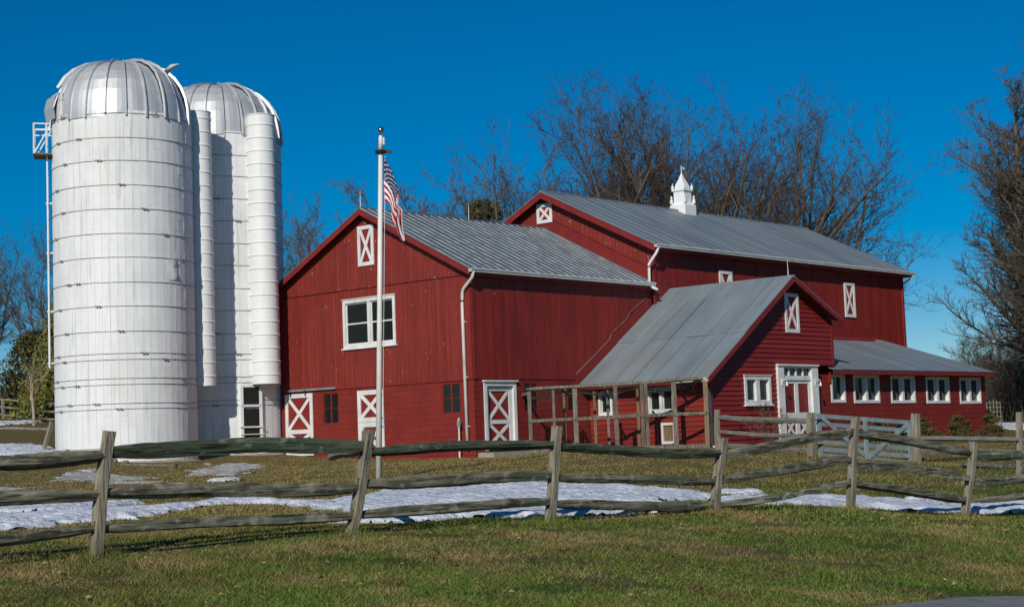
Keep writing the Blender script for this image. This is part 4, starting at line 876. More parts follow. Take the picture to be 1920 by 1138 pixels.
def split_rail(parent, a, b_, h=.125, wd=.095, seed=0, m=None, ext=.1, sag=0, name='rail'):
    a, b_ = Vector(a), Vector(b_); d = (b_ - a).normalized(); a = a - d * ext; b_ = b_ + d * ext; L0 = (b_ - a).length; rn = random.Random(seed); ph = rn.uniform(0, 20)
    side = d.cross(Vector((0, 0, 1))).normalized(); up = side.cross(d); n = 9; N_ = 22; rings = []
    N_ = 34; h *= rn.uniform(.86, 1.12)
    pts = [(-.5, -.42), (.1, -.52), (.5, -.38), (.56, .05), (.46, .40), (.05, .52), (-.5, .40)]; pts = [(x + rn.uniform(-.10, .10), z + rn.uniform(-.10, .10)) for x, z in pts]; n = len(pts); lean = rn.uniform(-.35, .35)
    bow, bow2 = rn.uniform(-.03, .03), rn.uniform(-.03, .03); tw0 = rn.uniform(0, 6.3)
    for k in range(N_ + 1):
        q = k / N_; e = min(q, 1 - q) * L0; tp = .50 + .50 * min(1, e / .45) ** .7
        c = a.lerp(b_, q) + up * (bow * math.sin(q * math.pi) + .008 * math.sin(q * 7 + ph) + rn.uniform(-.0025, .0025)) + side * (bow2 * math.sin(q * math.pi * 1.3))
        tw = lean + .18 * math.sin(q * 2.6 + ph); ct, st_ = math.cos(tw), math.sin(tw); ring = []
        for i, (x, z) in enumerate(pts):
            j = 1 + .07 * math.sin(q * 8 + i * 2.1 + ph) + .04 * math.sin(q * 27 + i * 1.3) + rn.uniform(-.03, .03)
            x, z = x * wd * min(1, tp * 1.15) * j, z * h * tp * j
            ring.append(c + side * (x * ct - z * st_) + up * (x * st_ + z * ct))
        rings.append(ring)
    return MB().loft(rings).build(name, m or m_frail, parent)
F = thing('split_rail_fence', 'weathered three rail split fence with leaning posts crossing the whole lawn in front', 'fence', (22.5, -24, -.5))
BASES = [(21.58, -32.1), (21.97, -29.1), (22.38, -26.06), (22.74, -23.07), (23.12, -20.06), (23.46, -17.08), (23.83, -14.09), (24.22, -11.05)]
TOPS = [(21.6, -32.05, .72), (22.09, -28.99, .71), (22.57, -25.89, .65), (22.84, -22.98, .63), (23.24, -19.96, .41), (23.60, -16.97, .64), (23.97, -13.96, .19), (24.3, -11.0, .15)]
RZ = [[(.40, .47), (.51, .48), (.41, .41), (.37, .19), (.17, .43), (.39, .0), (-.05, -.09)],
      [(.03, .08), (.11, .02), (.04, .02), (-.01, -.19), (-.19, .01), (-.05, -.39), (-.45, -.50)],
      [(-.29, -.25), (-.25, -.30), (-.31, -.31), (-.33, -.53), (-.51, -.32), (-.35, -.76), (-.77, -.82)]]
for i, (bx, by) in enumerate(BASES):
    b_ = Vector((bx, by, g1(bx, by) - .02)); t = Vector(TOPS[i]); H_ = t.z - b_.z
    sl_ = sorted(((RZ[k][min(i, 6)][0] if i < 7 else RZ[k][6][1]) - b_.z) / H_ for k in range(3))
    split_post(F, b_, t, [min(.9, max(.1, x)) for x in sl_], rnd=i + 3)
def post_at(i, z):
    b_ = Vector((BASES[i][0], BASES[i][1], g1(*BASES[i]))); t = Vector(TOPS[i]); q = (z - b_.z) / (t.z - b_.z); p = b_.lerp(t, q); return Vector((p.x, p.y, z))
for tier in range(3):
    for i in range(7):
        z0, z1 = RZ[tier][i]
        split_rail(F, post_at(i, z0), post_at(i + 1, z1), h=(.135, .130, .105)[tier] * (1.1 if i == 1 and tier == 0 else 1), wd=.085, seed=tier * 10 + i + 2, ext=.03, m=m_fmoss if tier == 0 and i in (1, 2, 3) else m_frail)
st = split_rail(None, (22.35, -25.8, .44), (21.1, -25.2, .36), h=.16, wd=.12, seed=77, ext=0, m=m_greyrail, name='rail_stub')
tag(st, 'short broken grey rail stub jutting out behind the leaning second post', 'rail')
# ------------------------------------------------------------------ gate and the fence behind
G = thing('farm_gate', 'blue grey wooden farm gate with diagonal braces in front of the shed', 'gate', (13.9, .6, -.4))
ga, gb = Vector((13.46, -1.21, 0)), Vector((14.28, 2.30, 0)); gd = (gb - ga).normalized(); gn = Vector((gd.y, -gd.x, 0))
GW = Wall(ga, gd, gn); gl = (gb - ga).length
bz = lambda u: -.22 + (-.54 + .22) * u / gl; tzz = lambda u: .90 + (.64 - .90) * u / gl
for u in (.06, gl / 2, gl - .06): MB().prism([GW.p(u - .06, bz(u), .0), GW.p(u + .06, bz(u), .0), GW.p(u + .06, tzz(u), .0), GW.p(u - .06, tzz(u), .0)], GW.N * .045).build('stile', m_gate, G)
for q in (.02, .17, .34, .55, .76, .95):
    h = .11; z0, z1 = bz(0) + q * 1.12, bz(gl) + q * 1.18
    MB().prism([GW.p(0, z0 - h / 2, -.03), GW.p(gl, z1 - h / 2, -.03), GW.p(gl, z1 + h / 2, -.03), GW.p(0, z0 + h / 2, -.03)], GW.N * .028).build('gate_board', m_gate, G)
for (u0, v0, u1, v1) in ((.12, tzz(0) - .08, gl / 2 - .06, bz(gl / 2) + .1), (gl / 2 + .06, bz(gl / 2) + .05, gl - .1, tzz(gl) - .1)):
    mb = MB(); board(mb, GW, (u0, v0), (u1, v1), .11, .003, .03); mb.build('brace', m_gate, G)
for u in (0.0,): 
    for q in (.3, .95): MB().box(GW.p(.0, bz(0) + q, .06), (.05, .25, .04)).build('hinge', m_iron, G)
F2 = thing('yard_fence', 'grey rail fence on both sides of the blue grey gate behind the front fence', 'fence', (12, 2, -.2))
def plain_post(par, b_, t, wd=.15, rnd=0, m=None): return split_post(par, b_, t, [], wa=wd, wc=wd, rnd=rnd, m=m or m_fpost)
plain_post(F2, (13.32, -1.36, g1(13.32, -1.36)), (13.36, -1.34, .93), .19, 1); plain_post(F2, (14.34, 2.46, g1(14.34, 2.46)), (14.37, 2.5, .82), .2, 2)
plain_post(F2, (8.34, 1.58, g1(8.34, 1.58)), (8.38, 1.62, 1.18), .14, 3); plain_post(F2, (15.04, 7.53, -.55), (15.1, 7.58, .78), .16, 4)
for k, (a, c) in enumerate([((8.4, 1.66, .95), (13.34, -1.33, .70)), ((8.4, 1.65, .51), (13.33, -1.35, .30)), ((8.4, 1.64, .13), (13.31, -1.36, -.06)), ((14.38, 2.51, .12), (15.06, 7.53, -.04)), ((14.36, 2.5, -.24), (15.04, 7.51, -.42)),
                            ((15.06, 7.55, -.06), (15.8, 11.5, -.10)), ((15.06, 7.55, -.42), (15.8, 11.5, -.5))]):
    split_rail(F2, a, c, h=.13, wd=.08, seed=40 + k, m=m_greyrail, ext=.05)
F3 = thing('low_fence_remnant', 'low broken post with a stub of rail beside the right end of the front fence', 'fence', (20.2, -3.95, -.8))
plain_post(F3, (20.18, -3.95, g1(20.18, -3.95)), (20.2, -3.94, -.34), .12, 9); split_rail(F3, (20.2, -3.9, -.40), (21.0, -1.2, -.45), h=.1, wd=.07, seed=66, m=m_greyrail, ext=.03)
lg = split_rail(None, (17.6, -1.5, g1(17.6, -1.5) + .08), (18.6, 1.8, g1(18.6, 1.8) + .08), h=.14, wd=.13, seed=91, ext=0, name='fallen_rail'); tag(lg, 'fallen dark rail lying in the grass right of the gate', 'rail')
F4 = thing('hill_fence', 'pale three rail fence on the rise far left behind the big silo', 'fence', (-35.3, 5.6, 2.3))
HP = [(-41.3, 6.1), (-38.3, 5.8), (-35.35, 5.6), (-32.4, 5.2), (-29.4, 4.8), (-26.4, 4.5)]
hzf = lambda x, y: g1(x, y)
for k, (x, y) in enumerate(HP): plain_post(F4, (x, y, hzf(x, y) - .05), (x, y, hzf(x, y) + 1.05), .13, k + 20, m=m_greyrail)
for k in range(len(HP) - 1):
    for q in (.2, .58, .95): split_rail(F4, (*HP[k], hzf(*HP[k]) + q), (*HP[k + 1], hzf(*HP[k + 1]) + q), h=.12, wd=.08, seed=120 + k * 3 + int(q * 10), m=m_greyrail, ext=.05)
F5 = thing('silo_side_fence', 'leaning grey post with two rails just left of the big silo foot', 'fence', (-15.5, -6.2, .6))
plain_post(F5, (-15.52, -6.2, g1(-15.52, -6.2) - .05), (-15.25, -5.96, 1.77), .14, 31)
split_rail(F5, (-15.3, -6.0, 1.50), (-18.6, -6.1, 1.62), seed=160, m=m_greyrail, ext=.03, h=.1); split_rail(F5, (-15.5, -6.2, .78), (-18.6, -6.1, .76), seed=161, m=m_greyrail, ext=.03, h=.1)

# ------------------------------------------------------------------ hen run
PEN = thing('hen_run', 'open timber framed hen run with netting against the barn and the clapboard wing', 'animal pen', (3, 3.6, 0))
p0, p1 = Vector((.95, 1.62, 0)), Vector((5.5, 5.25, 0)); pd = (p1 - p0).normalized(); pn = Vector((pd.y, -pd.x, 0)); pl = (p1 - p0).length
def pp(u, v, d=0): return p0 + pd * u + pn * d + Vector((0, 0, v))
rn = random.Random(3)
def ppx(px): # distance along the run for the measured spacing of its posts
    return (px - 987) / (1330 - 987) * pl
topz = lambda u: 2.12 + .16 * u / pl
for px, mm, wd in ((988, m_pen, .10), (1034, m_pen, .075), (1076, m_pen, .13), (1154, m_pen, .12), (1205, m_pen, .10), (1214, m_pen, .09), (1268, m_pen, .13), (1327, m_pennew, .13)):
    u = ppx(px); ln = rn.uniform(-.02, .02)
    MB().bar(pp(u, g1(*pp(u, 0).xy) - .1), pp(u + ln, topz(u) - .05), wd * 1.15, .10, up=pn).build('post', mm, PEN)
for px, dd in ((1053, -1.3), (1113, -1.5), (1139, -1.2), (1198, -.9)):
    u = ppx(px); MB().bar(pp(u, g1(*pp(u, 0, dd).xy) - .1, dd), pp(u, topz(u) - .14, dd), .09, .09, up=pn).build('post', m_pennew if px in (1113, 1053, 1198) else m_pen, PEN)
mb = MB(); split_rail(PEN, pp(-.08, topz(0) + .02), pp(pl + .06, topz(pl) + .02), h=.13, wd=.10, seed=201, m=m_pen, ext=.02, name='top_beam')
MB().bar(pp(-.05, 1.10, .06), pp(ppx(1076), 1.12, .06), .05, .10).build('mid_rail', m_pen, PEN); MB().bar(pp(ppx(1078), 1.11, .07), pp(ppx(1208), 1.17, .06), .05, .11).build('mid_rail', m_pen, PEN); MB().bar(pp(ppx(1210), 1.14, .06), pp(pl, 1.16, .06), .05, .10).build('mid_rail', m_frail, PEN)
MB().bar(pp(-.05, .10, .06), pp(pl, .08, .06), .05, .14).build('base_board', m_pen, PEN)
MB().bar(pp(0, 2.02), pp(-.3, 2.0, -1.3) , .05, .1).build('top_beam', m_pen, PEN)
for u in (1.2, 2.5, 3.8, 5.0): MB().bar(pp(u, topz(u) - .06), pp(u, topz(u) - .16, -1.5 if u < 3 else -.9), .06, .07).build('joist', m_pen, PEN)
mb = MB(); n = 26; m_ = 10
for i in range(n):
    for ax_ in (0, 1): pass
def netp(u, w_): return pp(u, topz(u) - .05 - .10 * w_ - .16 * math.sin(math.pi * w_) * (1 + .5 * math.sin(u * 3.1)) , -1.6 * w_ * (1 if u < pl * .55 else .6))
for i in range(int(pl / .09)): mb.tube([netp(i * .09, k / 5) for k in range(6)], .0045, 3, cap=False)
for k in range(17): mb.tube([netp(q * pl / 16, k / 16) for q in range(17)], .0045, 3, cap=False)
kind(mb.build('netting', m_net, PEN), 'stuff')
mb = MB()
for i in range(int(pl / .085)): mb.bar(pp(i * .085, .15, .05), pp(i * .085, topz(i * .085) - .05, .05), .0016, .0016)
for k in range(24): mb.bar(pp(0, .15 + k * .083, .05), pp(pl, .15 + k * .086, .05), .0016, .0016)
kind(mb.build('wire_mesh', m_net, PEN), 'stuff')

# ------------------------------------------------------------------ small things near the barn
ST = thing('standpipe', 'thin grey standpipe with a small box at the barn corner', 'pipe', (-.53, -.22, -.05))
MB().tube([(-.53, -.22, -.1), (-.53, -.2, 1.28)], .028, 8).build('pipe', m_gut, ST); MB().box((-.53, -.2, 1.10), (.09, .09, .20)).build('box', m_gate, ST); MB().bar((-.53, -.2, 1.25), (-.6, -.25, 1.32), .02, .02).build('handle', m_iron, ST)
def rock(name, x, y, s_, sq, seed, m, label, cat='stone', group=None):
    rn = random.Random(seed); mb = MB(); rings = []
    for k in range(1, 5):
        t = k / 5 * math.pi; rings.append([Vector((x, y, g1(x, y) + .3 * s_ * sq)) + Vector((math.cos(2 * math.pi * i / 7) * math.sin(t) * s_ * rn.uniform(.75, 1.1), math.sin(2 * math.pi * i / 7) * math.sin(t) * s_ * rn.uniform(.7, 1.0), -math.cos(t) * s_ * sq)) for i in range(7)])
    return tag(mb.loft(rings).build(name, m, None, org=(x, y, g1(x, y))), label, cat, group)
for k, (x, y, s_) in enumerate([(-9.0, -8.1, .20), (-8.75, -7.85, .17), (-9.35, -8.45, .24), (-8.45, -7.6, .13), (-9.7, -8.75, .15)]):
    rock('stone', x, y, s_, .6, k, m_stone, ('brown field stone in the middle of the row under the big silo', 'brown field stone second from the right under the big silo', 'largest brown field stone in the row under the big silo', 'smallest brown field stone at the right end of the row under the silo', 'brown field stone at the left end of the row under the big silo')[k], group='stones at the silo foot')
pl_ = MB().bar((-7.2, -8.6, g1(-7.2, -8.6) + .03), (-5.6, -7.7, g1(-5.6, -7.7) + .03), .18, .05).build('plank', m_pen, None, org=(-6.4, -8.1, 0)); tag(pl_, 'loose grey plank lying in the grass beside the big silo', 'plank')
TR = thing('trellis', 'small weathered lattice trellis right of the red shed', 'trellis', (4.0, 29.8, .2))
tdir = Vector((.7457, .6653, 0)); tb = Vector((4.0, 29.6, 0))
for i in range(5): MB().bar(tb + tdir * (i * .15 - .3) + Vector((0, 0, .1)), tb + tdir * (i * .15 - .3) + Vector((0, 0, 1.55 - .06 * abs(i - 2))), .03, .03).build('slat', m_greyrail, TR)
for k in range(6): MB().bar(tb - tdir * .33 + Vector((0, 0, .35 + k * .21)), tb + tdir * .33 + Vector((0, 0, .35 + k * .21)), .03, .025).build('slat', m_greyrail, TR)

# ------------------------------------------------------------------ vegetation
def prisms(segs, sides=3):
    s_ = np.array(segs); p0_, p1_, r0, r1 = s_[:, :3], s_[:, 3:6], s_[:, 6], s_[:, 7]
    d = p1_ - p0_; d /= np.linalg.norm(d, axis=1)[:, None] + 1e-9
    a = np.cross(d, np.where(np.abs(d[:, 2:3]) < .9, np.array([[0, 0, 1.]]), np.array([[1., 0, 0]]))); a /= np.linalg.norm(a, axis=1)[:, None] + 1e-9; c = np.cross(d, a)
    vs_ = []
    for k in range(sides):
        t = 2 * math.pi * k / sides; o = a * math.cos(t) + c * math.sin(t); vs_ += [p0_ + o * r0[:, None], p1_ + o * r1[:, None]]
    V = np.stack(vs_, 1).reshape(-1, 3); n = len(s_); b_ = np.arange(n)[:, None] * (2 * sides)
    Fq = np.concatenate([b_ + np.array([[2 * k, 2 * ((k + 1) % sides), 2 * ((k + 1) % sides) + 1, 2 * k + 1]]) for k in range(sides)], 0)
    return V, Fq
def np_mesh(name, V, Fq, m, k=4, smooth=False):
    me = bpy.data.meshes.new(name); me.vertices.add(len(V)); me.vertices.foreach_set('co', V.astype(np.float32).ravel())
    me.loops.add(Fq.size); me.loops.foreach_set('vertex_index', Fq.astype(np.int32).ravel()); me.polygons.add(len(Fq)); me.polygons.foreach_set('loop_start', np.arange(len(Fq), dtype=np.int32) * k)
    me.update(calc_edges=True); me.materials.append(m)
    if smooth: me.polygons.foreach_set('use_smooth', [True] * len(Fq))
    return me
class Tree:
    def __init__(s, seed, H, lead=5, spread=.55, trunk=.22, rad=.26, dens=1.0, droop=0.0, lv=4, twr=.009, first=.3, shrink=1.0):
        s.r = random.Random(seed); s.tr, s.tw = [], []; s.dens, s.lv, s.twr, s.first = dens, lv, twr, first
        s.up = .065 - droop; s.shrink = shrink
        d = Vector((s.r.uniform(-.05, .05), s.r.uniform(-.05, .05), 1)).normalized(); p = Vector((0, 0, -.3)); th = H * trunk
        for k in range(4):
            q = p + d * (th + .3) / 4; s.tr.append((*p, *q, rad * (1.35 - .1 * k if k else 1.6), rad * (1.25 - .1 * k))); p = q
            d = (d + Vector((s.r.uniform(-.06, .06), s.r.uniform(-.06, .06), 0))).normalized()
        a0 = s.r.uniform(0, 6)
        for i in range(lead):
            a = a0 + 2 * math.pi * i / lead + s.r.uniform(-.4, .4); e = spread * s.r.uniform(.35, 1.2) if i else spread * .1
            dd = Vector((math.cos(a) * math.sin(e), math.sin(a) * math.sin(e), math.cos(e)))
            s.grow(p - d * s.r.uniform(0, th * .35), dd, (H - th) * s.r.uniform(.72, 1.0) * (1.0 if i else 1.05), rad * s.r.uniform(.5, .72), 1)
    def grow(s, p, d, L, r_, lev):
        rn = s.r; n = (0, 8, 6, 5, 3)[lev] if lev < 5 else 2; st = L / n; out = s.tr if lev <= 2 else s.tw
        for k in range(n):
            jit = (.0, .12, .18, .20, .22)[min(lev, 4)]
            d = (d + Vector((rn.gauss(0, jit), rn.gauss(0, jit), rn.gauss(0, jit * .7) + s.up))).normalized()
            q = p + d * st; f0, f1 = k / n, (k + 1) / n; r0, r1 = r_ * (1 - .8 * f0), r_ * (1 - .8 * f1)
            out.append((*p, *q, max(r0, s.twr * .8), max(r1, s.twr * .55)))
            if lev < s.lv and (lev > 1 or f1 > s.first):
                c = (0, 1.75, 1.65, 1.45, 1.0)[lev] * s.dens; c = int(c) + (rn.random() < c % 1)
                for _ in range(c):
                    an = rn.uniform(0, 6.28); el = rn.uniform(.45, 1.05)
                    pr = d.orthogonal().normalized(); pr = Matrix.Rotation(an, 3, d) @ pr
                    dd = (d * math.cos(el) + pr * math.sin(el)).normalized()
                    s.grow(p.lerp(q, rn.random()), dd, L * rn.uniform(.30, .54) * (1 - .42 * f1) * (s.shrink if lev == 1 else 1), max(r1 * .55, s.twr), lev + 1)
            p = q
    def meshes(s, mb_, mt):
        V, Q = prisms(s.tr, 6); a = np_mesh('trunk', V, Q, mb_, smooth=True); V, Q = prisms(s.tw, 3); return a, np_mesh('crown', V, Q, mt)
def place_tree(ms, x, y, label, rz=0, sc=1, sz=None, group=None, name='bare_tree', cat='tree'):
    z = g1(x, y); t = thing(name, label, cat, (x, y, z), group); t.rotation_euler.z = rz; t.scale = (sc, sc, sz or sc)
    for nm, me in (('trunk', ms[0]), ('crown', ms[1])): o = bpy.data.objects.new(nm, me); COL.objects.link(o); o.parent = t
    return t
T_wide = Tree(3, 19, lead=8, spread=.80, trunk=.14, rad=.36, dens=1.12).meshes(m_bark, m_twig)
T_tall = Tree(8, 19, lead=7, spread=.60, trunk=.18, rad=.32, dens=1.12).meshes(m_bark, m_twig)
T_round = Tree(21, 19, lead=9, spread=.95, trunk=.12, rad=.34, dens=1.12).meshes(m_bark, m_twig)
T_fine = Tree(37, 16, lead=8, spread=.34, trunk=.22, rad=.30, dens=1.75, droop=-.02, twr=.009, first=.08, shrink=.8).meshes(m_bark, m_twigr)
T_thin = Tree(41, 14, lead=5, spread=.38, trunk=.25, rad=.15, dens=1.0).meshes(m_bark, m_twigr)
T_bush = Tree(52, 10, lead=10, spread=.75, trunk=.08, rad=.12, dens=1.25).meshes(m_bark, m_twigr)
back = 'bare trees rising behind the barns'
place_tree(T_wide, -23.3, 33.7, 'bare tree with wide limbs straight behind the gable of the taller barn', .3, .95, group=back)
place_tree(T_tall, -23.4, 38.9, 'tallest slender bare tree between the gable peak and the cupola', 1.2, 1.06, group=back)
place_tree(T_wide, -17.8, 37.2, 'bare tree directly behind the white cupola', 2.6, 1.10, group=back)
place_tree(T_round, -21.0, 42.3, 'broad bare tree just right of the cupola', 4.0, 1.16, group=back)
place_tree(T_tall, -13.7, 42.2, 'bare tree behind the right half of the long grey roof', 5.0, .98, group=back)
place_tree(T_round, -13.3, 46.5, 'lower spreading bare tree at the right end of the long roof', 2.0, .66, group=back)
place_tree(T_thin, -29.6, 37.2, 'thin pale bare tree left of the taller barn gable', 2.2, 1.25, group=back)
place_tree(T_bush, -30.0, 31.7, 'small round bare tree over the ribbed roof of the front barn', 1.0, 1.62, group=back)
place_tree(T_thin, -27.2, 40.5, 'slim leaning bare tree behind the round one over the ribbed roof', 4.4, 1.12, group=back)
place_tree(T_wide, -27.0, 35.5, 'spreading bare tree just left of the peak of the taller barn', 1.9, .82, group=back)
place_tree(T_round, -15.5, 40.0, 'many limbed bare tree behind the middle of the long grey roof', 2.4, .98, group=back)
place_tree(T_tall, -20.2, 39.4, 'dense bare tree filling the space just right of the cupola spire', .4, 1.05, group=back)
place_tree(T_bush, -7.5, 55, 'scrubby low bare tree right of the taller barn wall', 3.3, .6)
place_tree(T_fine, 4.2, 35.6, 'great bare tree with dense fine twigs at the right edge', 3.6, 1.42, 1.16)
place_tree(T_fine, 3.5, 46.5, 'shorter finely twigged bare tree just left of the great one by the shed end', 4.6, .55)
place_tree(T_fine, 9.2, 34.5, 'finely twigged bare tree cut off by the right edge', 4.2, .95)
for k, (x, y, rz_, s_) in enumerate([(-8, 62, 1, .6), (-4, 58, 2, .6), (0, 56, 3, .65), (-12, 66, 4, .6), (4, 54, 5, .8), (-1, 66, .2, .75), (6, 62, 1.7, 1.0), (10, 50, 2.4, .9),  (13, 46, .7, .85), (2, 48, 1.2, .8), (6, 47, 2.9, .75), (9.5, 44, 4.5, .7), (12, 52, 3.1, 1.0), (-3, 51, 5.4, .5), (16, 52, 2.2, 1.0), (15, 42, 3.9, .8), (8, 56, 1.1, 1.05), (18, 46, .2, .9), (-6, 56, 4.7, .5)]):
    place_tree(T_bush if k % 2 else T_thin, x, y, 'brown bare tree in the hedgerow wood far right behind the shed', rz_, s_, group='hedgerow wood behind the shed')
for k, (x, y, rz_, s_) in enumerate([(-44.3, 31, 1, .98), (-47, 35, 2.4, .95)]):
    place_tree(T_thin, x, y, ('spindly bare tree in the gap between silo and barn, left one', 'spindly bare tree in the gap between silo and barn, right one')[k], rz_, s_)
place_tree(T_tall, -51.5, 12.5, 'bare tree at the far left edge above the evergreen', 1.1, .52, .56)
place_tree(T_tall, -42.5, 11.2, 'dark bare tree tight against the left side of the big silo', 3.0, .46, .54)
place_tree(T_thin, -47, 15, 'thin bare tree behind the evergreen at far left', 2.0, .72)
def thicket():
    r_ = np.random.default_rng(3); n = 9000; x = r_.uniform(-14, 26, n); y = 46 + (x * -.35) + r_.uniform(-7, 16, n); z = gz(x, y); h = r_.uniform(.6, 3.4, n)
    a = np.stack([x, y, z - .1], 1); m1 = a + np.stack([r_.normal(0, .25, n), r_.normal(0, .25, n), h * .55], 1); t1 = m1 + np.stack([r_.normal(0, .5, n), r_.normal(0, .5, n), h * .5], 1); t2 = m1 + np.stack([r_.normal(0, .6, n), r_.normal(0, .6, n), h * .4], 1)
    f = lambda v: np.full((n, 1), v)
    V, Q = prisms(np.concatenate([np.hstack([a, m1, f(.022), f(.014)]), np.hstack([m1, t1, f(.013), f(.006)]), np.hstack([m1, t2, f(.012), f(.006)])]), 3)
    o = bpy.data.objects.new('thicket', np_mesh('thicket', V, Q, m_twigr)); COL.objects.link(o); kind(o, 'stuff')
thicket()
def foliage(seed, H, W_, n, leaf, taper=1.0, base_=.04, clumps=90, up=.25):
    r_ = np.random.default_rng(seed); h = r_.random(clumps) ** 1.25; ang = r_.random(clumps) * 6.283
    rr = W_ / 2 * ((1 - h) ** taper * .92 + .05) * np.sqrt(r_.random(clumps) * .75 + .25)
    C_ = np.stack([np.cos(ang) * rr, np.sin(ang) * rr, (base_ + h * (1 - base_)) * H], 1)
    k = r_.integers(0, clumps, n); s_ = (.10 + .12 * (1 - h[k])) * W_ / 2
    P_ = C_[k] + r_.normal(0, 1, (n, 3)) * s_[:, None] * np.array([1, 1, .55]); P_[:, 2] -= .10 * np.hypot(P_[:, 0], P_[:, 1]) * 0
    d = r_.normal(0, 1, (n, 3)); d[:, 2] += up * 3; d /= np.linalg.norm(d, axis=1)[:, None]; e = np.cross(d, r_.normal(0, 1, (n, 3))); e /= np.linalg.norm(e, axis=1)[:, None]
    l = leaf * (.6 + .8 * r_.random(n))[:, None]
    V = np.stack([P_ - e * l * .28, P_ + e * l * .28, P_ + d * l], 1).reshape(-1, 3); V[:, 2] = np.maximum(V[:, 2], .02)
    return V, np.arange(3 * n).reshape(-1, 3), C_
def evergreen(name, label, x, y, H, W_, n, leaf, m, seed, cat='tree', taper=1.0, clumps=90, group=None):
    V, Q, C_ = foliage(seed, H, W_, n, leaf, taper, clumps=clumps); t = thing(name, label, cat, (x, y, g1(x, y)), group)
    seg = [(0, 0, -.1, 0, 0, H * .9, H * .018 + .008, .008)] + [(0, 0, c[2] * .75, *c, .010 + .002 * H, .005) for c in C_[::2]]
    V2, Q2 = prisms(seg, 5)
    for nm, me in (('trunk', np_mesh('trunk', V2, Q2, m_bark)), ('crown', np_mesh('crown', V, Q, m, 3))): o = bpy.data.objects.new(nm, me); COL.objects.link(o); o.parent = t
    return t
evergreen('cedar_tree', 'dark evergreen cedar with rusty tips left of the big silo', -34.0, 7.2, 7.0, 5.2, 22000, .20, m_conif, 4, taper=1.05, clumps=150)
evergreen('cedar_tree', 'smaller dark evergreen half hidden behind the left edge of the big silo', -35.2, 9.5, 4.6, 3.6, 9000, .20, m_conif2, 5, taper=.7, clumps=100)
evergreen('cedar_tree', 'wide dark evergreen at the far left edge behind the hill fence', -38.8, 8.0, 4.2, 4.6, 9000, .20, m_conif2, 15, taper=.6, clumps=100)
evergreen('cedar_tree', 'rounded olive evergreen peeping over the roofs beside the taller barn', -26.4, 29.6, 12.6, 5.4, 20000, .22, m_conif2, 6, taper=.5, clumps=150)
T_pale = Tree(64, 4.2, lead=4, spread=.55, trunk=.35, rad=.075, dens=.55, lv=3, twr=.012).meshes(m_pale, m_pale)
place_tree(T_pale, -30.6, 2.8, 'small pale barked bare tree in front of the evergreen cedar', 1.0, .9, name='sapling')
for k, (x, y, rz_) in enumerate([(-36.5, 7.5, 0), (-33.5, 6.8, 2), (-31.0, 6.5, 4), (-39, 8, 1), (-29, 7, 5)]):
    place_tree(T_bush, x, y, 'low brown brush growing along the hill fence', rz_, .24, .22, name='brush', cat='shrub', group='brush along the hill fence')
for k, (x, y, s_, lb) in enumerate([(6.3, 18.6, 1.0, 'small evergreen shrub just right of the gate post'), (6.1, 21.8, 1.15, 'middle and roundest evergreen shrub against the red shed wall'), (6.0, 24.9, 1.1, 'evergreen shrub at the far end of the red shed wall'), (6.5, 14.6, .95, 'evergreen shrub seen through the gate boards, under the first pair window'), (6.5, 16.3, .85, 'low evergreen shrub seen through the right half of the gate')]):
    evergreen('shrub', lb, x, y, .80 * s_, .98 * s_, 2600, .085, m_yew, 70 + k, 'shrub', taper=.45, clumps=40)
T_dry = Tree(75, 1.5, lead=10, spread=.75, trunk=.03, rad=.014, dens=.5, lv=3, twr=.005, first=.2)
dm = T_dry.meshes(m_twigr, m_twigr)
dsh = place_tree(dm, 6.3, 7.6, 'leafless reddish shrub with a few dry leaves left of the white doors', 0, 1.0, name='dry_shrub', cat='shrub')
tips = np.array([s_[3:6] for s_ in T_dry.tw]); r_ = np.random.default_rng(5); tips = tips[r_.integers(0, len(tips), 320)]; tips = tips[tips[:, 2] > .6]
d = r_.normal(0, 1, tips.shape); d /= np.linalg.norm(d, axis=1)[:, None]; e = np.cross(d, r_.normal(0, 1, tips.shape)); e /= np.linalg.norm(e, axis=1)[:, None]
V = np.stack([tips - e * .02, tips + e * .02, tips + d * .07], 1).reshape(-1, 3); lo = bpy.data.objects.new('dry_leaves', np_mesh('dry_leaves', V, np.arange(len(V)).reshape(-1, 3), m_dry, 3)); COL.objects.link(lo); lo.parent = dsh; kind(lo, 'stuff')
for k, (x, y, sc_) in enumerate([(9.5, 17.5, .5), (10.5, 20.5, .5), (11.0, 24, .55)]):
    place_tree(dm, x, y, ('low tangle of dry brown stems seen just right of the gate post', 'low tangle of dry brown stems halfway along the red shed bed', 'low tangle of dry brown stems at the far end of the red shed bed')[k], k * 2, sc_, .35, name='dry_shrub', cat='shrub', group='dry stems before the shed')

